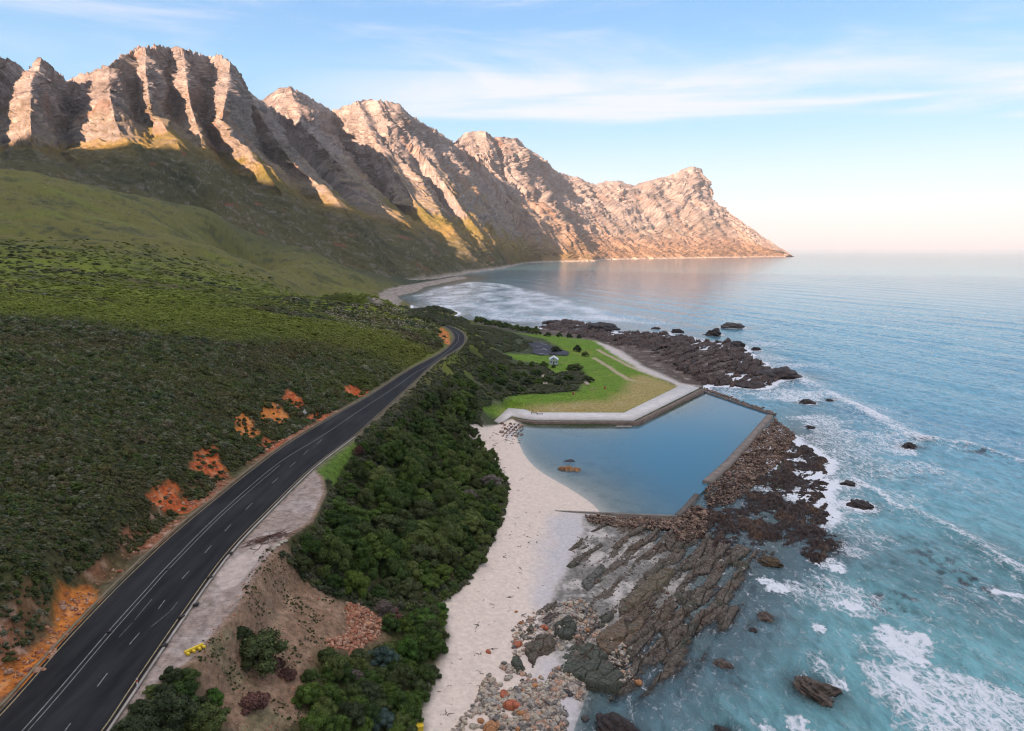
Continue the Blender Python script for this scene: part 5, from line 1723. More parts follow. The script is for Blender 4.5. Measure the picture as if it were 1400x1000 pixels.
crown_protos = []
for k in range(7):
    R_ = 2.7; H_ = 3.6
    big = dome(900 + k, 13, R_, H_, .75, 1.25, .3)
    rgk = np.random.default_rng(930 + k)
    lob = list(big)
    for (bx_, by_, bz_, br_) in big[1:]:       # cauliflower heads on every bough
        for j in range(6):
            v = rgk.normal(size=3); v[2] = abs(v[2]) + .2; v /= np.linalg.norm(v)
            lob.append((bx_ + v[0] * br_ * .75, by_ + v[1] * br_ * .75, bz_ + v[2] * br_ * .65, br_ * rgk.uniform(.32, .5)))
    m = leaf_mesh('crown', 900 + k, lob, 5200, .12, True, .65, .45, .42)
    m.materials.append(TREEM)
    tm = trunk_mesh('trunk', 960 + k, H_, .22, R_); tm.materials.append(BARK)
    crown_protos.append((m, tm))


def mat_copy(me, mat):
    c = me.copy(); c.materials.clear(); c.materials.append(mat); return c


def in_poly(poly, n, seed):
    rg_ = np.random.default_rng(seed); a, b = poly.min(0), poly.max(0)
    q = rg_.uniform(a, b, (n * 12 + 50, 2)); q = q[inside(q[:, 0], q[:, 1], poly)]
    return q[:n]


def plant(name, pair, x, y, s, sz, label, cat, group=None, z=None, mat=None, rot=None):
    root = bpy.data.objects.new(name, None); COL.objects.link(root)
    root.location = (x, y, (gfast(x, y) if z is None else z) - .15)
    root.rotation_euler = (0, 0, random.uniform(0, 6.28) if rot is None else rot)
    root.scale = (s, s, sz)
    root['label'] = label; root['category'] = cat
    if group: root['group'] = group
    cm = pair[0] if mat is None else mat_copy(pair[0], mat)
    c = bpy.data.objects.new('crown', cm); COL.objects.link(c); c.parent = root
    t = bpy.data.objects.new('trunk', pair[1]); COL.objects.link(t); t.parent = root
    return root


THICK = poly_xy([(648, 560), (650, 590), (668, 625), (684, 650), (684, 690), (668, 735), (648, 775), (618, 808), (590, 838), (560, 820), (525, 822), (480, 812), (440, 800), (404, 780), (388, 758), (400, 742), (430, 724), (448, 690), (462, 672), (474, 648), (492, 620), (535, 592), (568, 560), (600, 535), (625, 520), (650, 535)])
a, b = THICK.min(0), THICK.max(0)
rgt = np.random.default_rng(77)
cand = rgt.uniform(a, b, (60000, 2)); cand = cand[inside(cand[:, 0], cand[:, 1], THICK)]
cand = cand[(sdist(cand[:, 0], cand[:, 1], ROAD_POLY) > 3.0) & (sdist(cand[:, 0], cand[:, 1], TURN_POLY) > 1.6)]
chosen = []
for p in cand:
    if len(chosen) >= 285: break
    dmin = 3.0 + .6 * (p[1] > 170)
    if all((p[0] - c[0]) ** 2 + (p[1] - c[1]) ** 2 > dmin * dmin for c in chosen):
        chosen.append(p)
print('thicket', len(chosen))
edge_d = sdist(np.array(chosen)[:, 0], np.array(chosen)[:, 1], THICK)
for i, p in enumerate(chosen):
    k = i % len(crown_protos)
    s = rgt.uniform(.62, 1.32) * (.62 + .38 * min(1, -edge_d[i] / 4))
    plant('milkwood_tree', crown_protos[k], p[0], p[1], s, s * rgt.uniform(.75, 1.4), 'dark green rounded tree packed among others in the dense thicket between road and beach', 'tree', 'trees of the dense thicket')

# bushes that stand out on their own
def at(px, py): return P2(px, py)[:2]
small_protos = []
for k in range(4):
    lb = dome(1000 + k, 14, 1.5, 1.9, .42, .7, .1)
    m = leaf_mesh('crown', 1000 + k, lb, 3600, .085, True, .75, .35, .4)
    tm = trunk_mesh('trunk', 1010 + k, 1.8, .1, 1.4); tm.materials.append(BARK); m.materials.append(TREEM)
    small_protos.append((m, tm))
wisp_protos = []
for k in range(3):
    lb = dome(1030 + k, 10, 1.4, 1.5, .4, .65, .1)
    m = leaf_mesh('crown', 1030 + k, lb, 2600, .11, False, .9, .2, .4, 1.8)
    tm = trunk_mesh('trunk', 1040 + k, 1.6, .08, 1.4); tm.materials.append(BARK); m.materials.append(DEADM)
    wisp_protos.append((m, tm))
GB = 'bushes standing apart along the slope'
LOWSL = poly_xy([(430, 905), (480, 905), (520, 890), (530, 850), (560, 832), (600, 840), (608, 868), (590, 915), (575, 960), (562, 1010), (420, 1030), (415, 960)])
cand = rgt.uniform(LOWSL.min(0), LOWSL.max(0), (5000, 2)); cand = cand[inside(cand[:, 0], cand[:, 1], LOWSL)]
got = []
for p in cand:
    if len(got) < 62 and all((p[0] - c[0]) ** 2 + (p[1] - c[1]) ** 2 > 1.55 ** 2 for c in got):
        got.append(p)
for i, p in enumerate(got):
    s = rgt.uniform(.75, 1.2)
    plant('bush', small_protos[i % 4], p[0], p[1], s, s * rgt.uniform(.8, 1.2), 'dark green bush in the tangle of the lower slope above the sand', 'bush', 'tangled bushes of the lower slope')
CORN = poly_xy([(165, 1000), (195, 955), (225, 930), (262, 932), (285, 960), (295, 1030), (150, 1050)])
cand = rgt.uniform(CORN.min(0), CORN.max(0), (3000, 2)); cand = cand[inside(cand[:, 0], cand[:, 1], CORN)]
cand = cand[sdist(cand[:, 0], cand[:, 1], ROAD_POLY) > 1.6]
got = []
for p in cand:
    if len(got) < 26 and all((p[0] - c[0]) ** 2 + (p[1] - c[1]) ** 2 > 1.3 ** 2 for c in got):
        got.append(p)
for i, p in enumerate(got):
    s = rgt.uniform(.5, .85)
    plant('bush', small_protos[i % 4], p[0], p[1], s, s * rgt.uniform(.7, 1.0), 'olive bush in the scrub patch between the road and the yellow barrier', 'bush', 'scrub patch in the road corner', mat=OLIVEM if i % 3 else None)
for px, py, s, sz, mt, pr, lb, nm in [
    (350, 905, 2.3, 1.9, None, 0, 'big round dark green bush alone on the bare dirt', 'bush'),
    (330, 868, .7, .6, OLIVEM, 1, 'small olive tuft above the big round bush', 'bush'),
    (222, 985, 1.9, 1.3, OLIVEM, 2, 'olive scrubby bush filling the corner beside the road', 'bush'),
    (270, 1000, 1.9, 1.3, None, 3, 'dark bush at the bottom edge right of the corner scrub', 'bush'),
    (182, 1010, 1.3, 1.1, OLIVEM, 1, 'olive bush closest to the road edge at the bottom', 'bush'),
    (243, 955, 1.2, .9, None, 0, 'small dark bush below the yellow barrier', 'bush'),
    (290, 962, .8, .8, GREENM, 2, 'light green bush beside the concrete block', 'bush'),
    (455, 925, 1.2, 1.5, None, 1, 'tall dark green bush left of the blue green one', 'bush'),
    (450, 960, 1.0, 1.0, GREENM, 3, 'yellowish green bush at the foot of the tall dark bush', 'bush'),
    (523, 905, 1.35, 1.2, BLUEM, 2, 'blue grey leaved bush below the orange stone heap', 'bush'),
    (556, 900, 1.3, 1.6, GREENM, 0, 'tall fresh green bush at the thicket end facing the sand', 'bush'),
    (549, 935, 1.25, 1.5, None, 1, 'round green bush under the tall fresh green bush', 'bush'),
    (587, 880, 1.0, 1.3, None, 3, 'dark narrow bush on the last edge before the sand', 'bush'),
    (575, 850, 1.6, 1.0, GREENM, 2, 'spreading bright green bush reaching out over the sand', 'bush'),
    (600, 838, 1.2, .9, GREENM, 0, 'low bright green bush with its tip on the sand', 'bush'),
    (520, 992, 1.1, 1.1, BLUEM, 1, 'pale blue green bush at the bottom edge of the slope', 'bush'),
    (478, 985, 1.3, 1.2, OLIVEM, 2, 'grey olive bush between the two lowest bushes', 'bush'),
    (560, 985, 1.1, 1.1, None, 3, 'dark bush at the bottom edge nearest the sand', 'bush'),
    (430, 1000, 1.3, 1.1, None, 0, 'dark bush at the bottom edge beside the dirt slope', 'bush'),
    (500, 955, 1.2, 1.1, OLIVEM, 2, 'olive bush below the blue grey leaved bush', 'bush'),
    (590, 925, .9, .9, OLIVEM, 1, 'thin olive bush at the sand edge below the fresh green bushes', 'bush')]:
    x, y = at(px, py)
    plant(nm, small_protos[pr], x, y, s, sz, lb, 'bush', GB, mat=mt)
for px, py, s, sz, mt, lb in [
    (533, 845, 1.25, 1.0, REDM, 'bare rusty twigged bush between the stone heap and the green bush'),
    (372, 912, .95, .7, REDM, 'low wine red heath bush right of the big round bush'),
    (392, 925, .8, .6, REDM, 'smaller wine red heath bush on the dirt'),
    (345, 965, 1.2, .8, REDM, 'spreading rusty heath bush near the bottom of the dirt slope'),
    (480, 930, 1.0, .9, DEADM, 'grey bare bush below the stone heap'),
    (672, 668, 1.9, 1.5, DEADM, 'large pale grey bush leaning out over the beach'),
    (640, 690, 1.6, 1.5, DEADM, 'grey dry bush inside the thicket near the pale one'),
    (594, 642, 1.4, 1.5, DEADM, 'small pale dry crown in the middle of the thicket'),
    (525, 838, 1.2, 1.2, DEADM, 'grey leafless bush at the lower lip of the thicket'),
    (490, 622, .9, 1.3, REDM, 'rusty red bush beside the bright green verge')]:
    x, y = at(px, py)
    zz = gfast(x, y) + (1.2 if 560 < px < 680 and py < 700 else 0)
    plant('dry_bush', wisp_protos[int(px) % 3], x, y, s, sz, lb, 'bush', 'dry and bare bushes', z=zz, mat=mt)

# trees and shrubs round the lawn
for px, py, s, sz, pr, mt, lb in [
    (733, 458, 1.3, 1.7, 0, None, 'dark upright tree at the far edge of the lawn against the surf'),
    (749, 460, .9, .9, 1, None, 'low dark shrub right of the upright tree'),
    (764, 461, .9, .9, 2, None, 'low round shrub in the far lawn hedge'),
    (778, 462, .8, .9, 3, OLIVEM, 'olive shrub in the far lawn hedge'),
    (792, 463, .8, .8, 0, OLIVEM, 'olive shrub at the rocky end of the far lawn hedge'),
    (760, 481, 1.15, 1.0, 1, None, 'dark spreading tree over the car park beside the hut'),
    (789, 481, 1.0, 1.1, 2, OLIVEM, 'grey green tree at the lawn edge beyond the car park'),
    (800, 487, .8, .8, 3, None, 'dark shrub just below the grey green lawn tree'),
    (786, 506, 1.5, 1.0, 4, None, 'broad dark tree on the lawn below the hut'),
    (804, 522, 1.1, .8, 5, None, 'low dark tree beside the sandy gap on the lawn'),
    (777, 520, 1.1, .8, 6, None, 'dark tree on the hut side of the sandy gap'),
    (764, 528, .9, .9, 0, OLIVEM, 'olive tree on the lawn edge nearest the walkway'),
    (748, 522, 1.1, .9, 1, None, 'dark tree beside the footpath cut'),
    (722, 528, 1.1, .9, 2, OLIVEM, 'olive tree left of the footpath cut'),
    (700, 535, 1.1, .9, 3, OLIVEM, 'grey olive tree above the lawn corner')]:
    x, y = at(px, py)
    plant('lawn_tree', crown_protos[pr], x, y, s * .95, sz * .9, lb, 'tree', 'trees and shrubs round the lawn', mat=mt)
# belt of dark trees against the bay
for i in range(16):
    px = 652 + i * 4.9 + rgt.uniform(-1, 1); py = 441 + i * .95 + rgt.uniform(-.5, .8)
    x, y = at(px, py)
    plant('windbreak_tree', crown_protos[i % 7], x, y, rgt.uniform(.85, 1.2), rgt.uniform(.9, 1.3), 'dark tree in the windbreak belt between the heath and the bay', 'tree', 'windbreak belt by the bay')
for i in range(34):
    px = rgt.uniform(655, 745); py = rgt.uniform(500, 538)
    x, y = at(px, py)
    plant('coast_tree', crown_protos[i % 7], x, y, rgt.uniform(.6, .95), rgt.uniform(.55, .8), 'low dark coastal tree in the loose grove above the lawn corner', 'tree', 'loose grove above the lawn', mat=None)

# low growth filling the edges of the thicket and the far headland of scrub
qq = rgt.uniform(THICK.min(0) - 6, THICK.max(0) + 6, (30000, 2))
dt = sdist(qq[:, 0], qq[:, 1], THICK)
ok = (dt < 2.2) & (dt > -3) & (sdist(qq[:, 0], qq[:, 1], ROAD_POLY) > 1.2) & (sdist(qq[:, 0], qq[:, 1], TURN_POLY) > .8) & (sdist(qq[:, 0], qq[:, 1], BEACH) > -.6) & (sdist(qq[:, 0], qq[:, 1], BRIGHT) > 0)
ok &= ~((dt > .6) & inside(qq[:, 0], qq[:, 1], DIRT))
qq = qq[ok][:2600]
scatter('thicket_skirt', heath_protos + fyn_protos[:2], np.column_stack([qq, gfast(qq[:, 0], qq[:, 1]) - .08]), np.random.default_rng(91).uniform(.6, 1.3, len(qq)), 'low scrub growing round the feet of the thicket')
SPIT = np.array([P2(*p)[:2] for p in [(545, 419), (580, 417), (600, 418), (618, 424), (640, 440), (640, 447), (612, 444), (600, 446), (560, 436)]])
qq = in_poly(SPIT, 3600, 92)
qq = qq[gfast(qq[:, 0], qq[:, 1]) > .8]
scatter('headland_scrub', heath_protos, np.column_stack([qq, gfast(qq[:, 0], qq[:, 1]) - .1]), np.random.default_rng(93).uniform(1.2, 2.6, len(qq)), 'dark scrub on the small point beyond the road bend')

# ------------------------------------------------------------------ stones
COB_COLS = [((.56, .48, .38), (.42, .35, .28)), ((.52, .33, .22), (.42, .24, .16)), ((.24, .21, .18), (.15, .13, .12)), ((.58, .48, .36), (.46, .36, .26)), ((.40, .36, .31), (.28, .25, .22)), ((.50, .41, .33), (.38, .3, .24))]
cob_protos = [rock_mesh('cobble', 1100 + k, 2, .16, .6, .9, COB_COLS[k]) for k in range(6)]
for m in cob_protos:
    m.materials.append(ROCKM)
    for pgn in m.polygons: pgn.use_smooth = True
rub_protos = [rock_mesh('rubble', 1120 + k, 2, .25, .65, 1.4, c) for k, c in enumerate([((.30, .20, .14), (.2, .13, .09)), ((.38, .27, .19), (.26, .18, .12)), ((.18, .11, .08), (.1, .06, .045)), ((.24, .14, .10), (.14, .08, .06))])]
for m in rub_protos: m.materials.append(ROCKM)
bol_protos = [rock_mesh('boulder', 1140 + k, 3, .2, .62, 1.2, c) for k, c in enumerate([((.50, .15, .07), (.38, .11, .055)), ((.50, .43, .33), (.38, .33, .26)), ((.50, .24, .10), (.36, .16, .07)), ((.10, .085, .075), (.05, .045, .04)), ((.30, .25, .20), (.2, .17, .14))])]
for m in bol_protos: m.materials.append(ROCKM)


def top_z(x, y):
    x = np.asarray(x, float); y = np.asarray(y, float)
    h, _ = rock_h(x, y)
    return np.maximum(gfast(x, y), h)


# cobble field at the bottom of the beach
COB = poly_xy([(690, 905), (725, 925), (765, 912), (800, 935), (795, 960), (775, 1000), (760, 1080), (600, 1080), (618, 1000), (650, 960), (665, 925)])
q = in_poly(COB, 5200, 31)
core = fbm(q[:, 0] / 6, q[:, 1] / 6, 3, 631)
q = q[core > -.10]
s_ = np.random.default_rng(3).gamma(2.2, .075, len(q)) + .05
scatter('beach_cobbles', cob_protos, np.column_stack([q, gfast(q[:, 0], q[:, 1]) + s_ * .25]), s_, 'mixed pale, grey and orange cobbles at the lower end of the beach', tilt=.5)
q2 = in_poly(poly_xy([(735, 835), (790, 815), (830, 850), (860, 905), (868, 945), (845, 950), (820, 880), (780, 880), (740, 890), (700, 900), (700, 860)]), 1300, 32)
s_ = np.random.default_rng(4).gamma(2.2, .07, len(q2)) + .05
scatter('gully_cobbles', cob_protos, np.column_stack([q2, top_z(q2[:, 0], q2[:, 1]) + .05]), s_, 'cobbles lodged in the gullies between the beach slabs', tilt=.5)
# individual large cobbles of the field
big = in_poly(poly_xy([(690, 925), (760, 925), (770, 1000), (640, 1000), (665, 950)]), 150, 33)
rgb = np.random.default_rng(35)
for p in big:
    k = int(rgb.choice([1, 1, 2, 1, 4, 1, 1, 4]))
    s = rgb.uniform(.28, .55)
    o = new_obj('cobble', bol_protos[k] if k != 4 else bol_protos[4], None, label='head sized cobble in the orange and cream cobble field at the end of the beach', cat='cobble', group='large cobbles of the beach field', loc=(p[0], p[1], gfast(p[0], p[1]) + s * .2))
    o.scale = (s, s * rgb.uniform(.7, 1), s); o.rotation_euler = (0, 0, rgb.uniform(0, 6.28))
for px, py, s, k, lb in [(708, 883, .85, 0, 'square orange red boulder at the tip of the brown slab'), (744, 860, .75, 0, 'red orange boulder perched above the brown slab'), (700, 968, 1.2, 0, 'largest orange boulder among the cobbles'), (711, 976, .8, 2, 'orange boulder leaning on the largest one'),
                         (794, 847, .85, 1, 'biggest cream boulder between the slabs'), (764, 839, .65, 1, 'cream boulder at the upper sand edge'), (807, 857, .6, 1, 'cream wedge shaped boulder beside the mossy block'), (768, 888, .6, 1, 'cream triangular boulder in the seam of the slabs'), (778, 827, .7, 1, 'cream boulder topmost between slabs and sand'),
                         (796, 866, .55, 0, 'pink orange boulder left of a matching pair'), (803, 867, .5, 2, 'orange boulder right of a matching pair'), (713, 853, .5, 2, 'orange stone lying alone on the sand above the slabs'), (706, 837, .35, 2, 'small peach stone highest on the open sand'), (668, 892, .5, 0, 'red stone lying alone on the sand left of the slabs'),
                         (673, 999, 1.3, 2, 'big amber boulder at the bottom edge of the picture'), (730, 939, .6, 2, 'amber boulder at the top of the cobble field'), (688, 951, .8, 0, 'dull red boulder at the left top of the cobbles'), (775, 948, .65, 3, 'black boulder, left of a wet pair by the water'), (779, 951, .55, 3, 'black boulder, right of a wet pair by the water'),
                         (873, 944, .7, 2, 'orange boulder at the lower end of the cobble gully'), (842, 911, .75, 4, 'long grey boulder in the cobble gully'), (754, 972, .5, 4, 'round grey brown boulder on the white sand spit'), (772, 990, .6, 4, 'grey brown boulder at the lower end of the sand spit'), (800, 985, .7, 3, 'wet black boulder at the lip of the water'), (812, 996, .8, 3, 'wet black boulder lowest by the water')]:
    x, y = at(px, py)
    z = float(top_z([x], [y])[0])
    o = new_obj('boulder', bol_protos[k], None, label=lb, cat='boulder', group='single boulders on the beach', loc=(x, y, z + s * .25))
    o.scale = (s, s * .8, s * .95); o.rotation_euler = (0, 0, (px * 1.7) % 6.28)

# rubble banks outside the pool walls
RB1 = np.array(plan([(1060, 572), (1088, 592), (1072, 625), (1045, 650), (1000, 690), (968, 690), (962, 668), (1000, 632), (1032, 600)], .7))
RB2 = np.array(plan([(800, 706), (928, 708), (948, 690), (968, 700), (965, 728), (930, 745), (918, 722), (860, 722), (806, 716)], .6))
for poly, n_, nm, lb, sd_ in ((RB1, 5200, 'rubble_bank', 'brown rubble bank piled outside the broad sea wall', 41), (RB2, 2400, 'rubble_bank', 'brown rubble piled along the near pool wall', 42)):
    q = in_poly(poly, n_, sd_); s_ = np.random.default_rng(sd_).gamma(1.5, .10, len(q)) + .05
    ds = seg_dist(q[:, 0], q[:, 1], poly, True)
    scatter(nm, rub_protos, np.column_stack([q, np.maximum(top_z(q[:, 0], q[:, 1]), .15) + np.random.default_rng(1).uniform(0, .45, len(q))]), s_, lb, tilt=.6)
q = np.array(plan([(960 + i * .97, 531.5 + i * .345) for i in range(100)], 1.0)); q = np.repeat(q, 5, 0) + np.random.default_rng(8).normal(0, .7, (500, 2)) + [.9, 1.5]
scatter('rubble_ridge', rub_protos, np.column_stack([q, np.random.default_rng(1).uniform(.1, .9, len(q))]), np.random.default_rng(9).uniform(.2, .6, len(q)), 'narrow ridge of stones along the far sea wall', tilt=.6)
# loose stones over the upper shelf
q = in_poly(poly_xy([(785, 735), (930, 725), (1030, 760), (985, 850), (930, 930), (830, 900), (780, 830)]), 1300, 43); s_ = np.random.default_rng(44).gamma(2, .05, len(q)) + .04
scatter('shelf_stones', [rub_protos[2], rub_protos[3], cob_protos[2], cob_protos[4]], np.column_stack([q, top_z(q[:, 0], q[:, 1]) + .02]), s_, 'loose stones scattered over the shelf reef', tilt=.6)

# heap of orange stones on the dirt slope
OR = [rock_mesh('orange_stone', 1160 + k, 2, .22, .7, 1.3, c) for k, c in enumerate([((.50, .25, .14), (.36, .16, .09)), ((.54, .33, .22), (.4, .22, .14)), ((.44, .17, .09), (.3, .11, .06))])]
for m in OR: m.materials.append(ROCKM)
HP = poly_xy([(474, 824), (500, 830), (523, 850), (520, 868), (500, 878), (492, 902), (480, 908), (476, 890), (450, 886), (448, 876), (474, 866)])
q = in_poly(HP, 1100, 51)
hz = gfast(q[:, 0], q[:, 1]) + sstep(0, 2.5, seg_dist(q[:, 0], q[:, 1], HP, True)) * .6 * np.random.default_rng(5).uniform(.2, 1, len(q))
scatter('stone_heap', OR, np.column_stack([q, hz]), np.random.default_rng(52).gamma(3, .05, len(q)) + .06, 'heap of broken orange stones spilling down the dirt slope', tilt=.7)
q = in_poly(DIRT, 2200, 55); q = q[fbm(q[:, 0] / 5, q[:, 1] / 5, 3, 651) > .08]
scatter('dirt_tufts', fyn_protos, np.column_stack([q, gfast(q[:, 0], q[:, 1]) - .05]), np.random.default_rng(56).uniform(.10, .34, len(q)), 'small low tufts dotted over the dirt slope')
q = in_poly(DIRT, 2200, 53)
scatter('dirt_stones', OR, np.column_stack([q, gfast(q[:, 0], q[:, 1])]), np.random.default_rng(54).gamma(1.3, .028, len(q)) + .02, 'small stones scattered over the dirt slope', tilt=.7)
# rocks showing in the soil cuts and along the road bank
pts = []
for i_, s in enumerate(SOIL):
    pts.append(in_poly(s, 170 if i_ == 0 else 40, 60 + i_))
bl = [LE[i] + np.array([-tgl[i, 1], tgl[i, 0]]) * random.uniform(.9, 3.0) for i in range(len(LE)) for _ in range(9) if 62 < LE[i, 1] < 175]
bl = np.array(bl)
bl = bl[fbm(bl[:, 0] / 14, bl[:, 1] / 14, 3, 77) > -.2]
q = np.vstack(pts + [bl])
scatter('bank_stones', OR, np.column_stack([q, gfast(q[:, 0], q[:, 1]) + .02]), np.random.default_rng(64).gamma(2.2, .055, len(q)) + .04, 'orange and pink stones along the road cutting', tilt=.7)

# ------------------------------------------------------------------ seaweed and driftwood on the sand
KELP = simple_mat('dry_kelp', (.045, .030, .022), .8, .4, 3.0)
WOOD = simple_mat('driftwood', (.19, .14, .11), .85, .3, 3.0)


def strand_mesh(name, seed, n=3, L=1.0, r=.035):
    rg_ = np.random.default_rng(seed); V = []; Fq = []
    for k in range(n):
        a = rg_.uniform(0, 6.28); p = rg_.normal(0, .42 * L, 2); st = 9; base = len(V)
        for i in range(st):
            rr_ = r * (1.2 - .8 * i / st)
            for j in range(5):
                b_ = 2 * pi * j / 5
                V.append((p[0] + rr_ * cos(b_) * sin(a + 1.57), p[1] + rr_ * cos(b_) * cos(a + 1.57), rr_ * (1 + sin(b_)) + .02 * abs(sin(i * 1.3))))
            p = p + np.array([sin(a), cos(a)]) * L / st; a += rg_.normal(0, .45)
        for i in range(st - 1):
            for j in range(5):
                Fq.append((base + i * 5 + j, base + i * 5 + (j + 1) % 5, base + (i + 1) * 5 + (j + 1) % 5, base + (i + 1) * 5 + j))
    return np_mesh(name, V, np.array(Fq), True)


kelp_protos = [strand_mesh('kelp_strand', 1200 + k, 1 + k % 2, rgb.uniform(.5, 1.7), .06) for k in range(6)]
for m in kelp_protos: m.materials.append(KELP)
spots = []
for box, n_ in (((690, 700, 740, 760), 30), ((650, 760, 700, 860), 22), ((700, 760, 745, 850), 9), ((640, 860, 680, 960), 10), ((655, 590, 690, 660), 14), ((705, 655, 715, 690), 5), ((595, 900, 650, 995), 10)):
    for _ in range(n_):
        spots.append((rgb.uniform(box[0], box[2]), rgb.uniform(box[1], box[3])))
for i, (px, py) in enumerate(spots):
    x, y = at(px, py)
    if sdist(np.array([x]), np.array([y]), BEACH)[0] > -.3: continue
    o = new_obj('kelp_strand', kelp_protos[i % 6], None, label='dark dried kelp strand washed up on the pale sand', cat='seaweed', group='kelp strands on the beach', loc=(x, y, gfast(x, y) + .01))
    o.rotation_euler = (0, 0, rgb.uniform(0, 6.28)); s = rgb.uniform(.3, .8); o.scale = (s, s, s)
wr = [at(672 + 3 * sin(i) + i * .5, 590 + i * 2.0) for i in range(34)]
q = np.array(wr) + np.random.default_rng(2).normal(0, .25, (34, 2))
q = np.vstack([q, np.array([at(px, py) for px, py in [(690 + (i * 7) % 26, 582 + (i * 5) % 26) for i in range(60)]])])
scatter('beach_wrack', kelp_protos, np.column_stack([q, gfast(q[:, 0], q[:, 1]) + .03]), np.random.default_rng(2).uniform(.5, 1.1, len(q)), 'line of brown wrack along the top of the pool beach', tilt=.05)
q = np.array([at(px, py) for px, py in [(686 + (i * 13) % 30, 580 + (i * 11) % 18) for i in range(70)]])
scatter('quay_rubble', rub_protos, np.column_stack([q, gfast(q[:, 0], q[:, 1]) + .1]), np.random.default_rng(3).gamma(2.5, .12, len(q)) + .1, 'brown rubble at the landward end of the quay', tilt=.5)
# brushwood pile on the turnout
BR_ = strand_mesh('brush_pile', 1300, 60, 1.6, .03)
BR_.transform(Matrix.Diagonal((2.4, 1.0, 1.0, 1)))
v_ = np.zeros(len(BR_.vertices) * 3); BR_.vertices.foreach_get('co', v_); v_ = v_.reshape(-1, 3)
v_[:, 2] += .5 * np.exp(-(v_[:, 0] / 2.0) ** 2 - (v_[:, 1] / .7) ** 2) * np.random.default_rng(1).uniform(.5, 1, len(v_)).round(1)
BR_.vertices.foreach_set('co', v_.ravel())
x, y = at(370, 737)
o = new_obj('brushwood_pile', BR_, simple_mat('dead_brush', (.115, .062, .048), .9, .3, 3), label='long low pile of dead brushwood across the gravel turnout', cat='brushwood pile', loc=(x, y, ROADZ - .08))
o.rotation_euler = (0, 0, .95)
x, y = at(377, 748)
for i, (px, py) in enumerate([(374, 751), (379, 747), (384, 743), (389, 741)]):
    x, y = at(px, py)
    o = new_obj('boulder', bol_protos[1], None, label=['first', 'second', 'third', 'fourth'][i] + ' pale rock below the brushwood, counted from the road side', cat='rock', group='pale rocks below the brushwood', loc=(x, y, gfast(x, y) + .1))
    o.scale = (.5, .4, .35); o.rotation_euler = (0, 0, i * 1.3)

# ------------------------------------------------------------------ built things
def box(bm, x0, x1, y0, y1, z0, z1, M=None):
    vs = [bm.verts.new(v) for v in ((x0, y0, z0), (x1, y0, z0), (x1, y1, z0), (x0, y1, z0), (x0, y0, z1), (x1, y0, z1), (x1, y1, z1), (x0, y1, z1))]
    if M is not None:
        for v in vs: v.co = M @ v.co
    for f in ((0, 3, 2, 1), (4, 5, 6, 7), (0, 1, 5, 4), (1, 2, 6, 5), (2, 3, 7, 6), (3, 0, 4, 7)):
        bm.faces.new([vs[i] for i in f])


def bm_obj(name, fn, mat, parent=None, bevel=0.0, **kw):
    bm = bmesh.new(); fn(bm)
    if bevel:
        bmesh.ops.bevel(bm, geom=list(bm.edges), offset=bevel, segments=2, affect='EDGES', clamp_overlap=True)
    bmesh.ops.recalc_face_normals(bm, faces=list(bm.faces))
    me = bpy.data.meshes.new(name); bm.to_mesh(me); bm.free()
    return new_obj(name, me, mat, parent, **kw)


def root_obj(name, loc, label, cat, rot=0.0, group=None):
    r = bpy.data.objects.new(name, None); COL.objects.link(r)
    r.location = loc; r.rotation_euler = (0, 0, rot); r['label'] = label; r['category'] = cat
    if group: r['group'] = group
    return r


# hut on the lawn
x, y = at(757, 498)
HW, HL, HH = 2.0, 3.0, 2.5
hut = root_obj('hut', (x, y, gfast(x, y)), 'small white gabled hut on the lawn below the car park', 'hut', -.06)
WALLW = simple_mat('white_render', (.62, .64, .62), .8, .12, 1.0)
ROOFM = simple_mat('pale_roof', (.50, .54, .54), .6, .15, 1.2)


def hut_walls(bm):
    prof = [(-HW, 0), (HW, 0), (HW, HH), (0, HH + 1.25), (-HW, HH)]
    f = [bm.verts.new((a, -HL, b)) for a, b in prof]; g = [bm.verts.new((a, HL, b)) for a, b in prof]
    bm.faces.new(f); bm.faces.new(g[::-1])
    for i in range(5):
        bm.faces.new([f[i], f[(i + 1) % 5], g[(i + 1) % 5], g[i]])


bm_obj('wall', hut_walls, WALLW, hut)


def hut_roof(bm):
    for s in (-1, 1):
        a = [(0, HH + 1.28), (s * (HW + .35), HH - .19), (s * (HW + .35), HH - .05), (0, HH + 1.42)]
        f = [bm.verts.new((p, -HL - .4, q)) for p, q in a]; g = [bm.verts.new((p, HL + .4, q)) for p, q in a]
        bm.faces.new(f); bm.faces.new(g[::-1])
        for i in range(4): bm.faces.new([f[i], f[(i + 1) % 4], g[(i + 1) % 4], g[i]])


bm_obj('roof', hut_roof, ROOFM, hut)
bm_obj('door', lambda bm: box(bm, -.45, .45, -HL - .05, -HL + .02, 0, 2.0), simple_mat('door_paint', (.16, .20, .17), .6), hut)
for s in (-1, 1):
    w_ = bm_obj('window', lambda bm: box(bm, s * 1.25 - .32, s * 1.25 + .32, -HL - .05, -HL + .02, 1.1, 1.8), simple_mat('dark_glass', (.03, .04, .045), .15, .1, 1, spec=.6), hut)
bm_obj('gable_vent', lambda bm: box(bm, -.25, .25, -HL - .05, -HL + .02, 2.75, 3.15), simple_mat('vent', (.2, .22, .22), .7), hut)
bm_obj('plinth', lambda bm: box(bm, -HW - .12, HW + .12, -HL - .12, HL + .12, -.4, .18), simple_mat('plinth', (.10, .11, .10), .9), hut)
x, y = at(757, 503)
plant('bush', small_protos[0], x, y, .8, .8, 'dark clipped bush at the foot of the white hut', 'bush', mat=None)

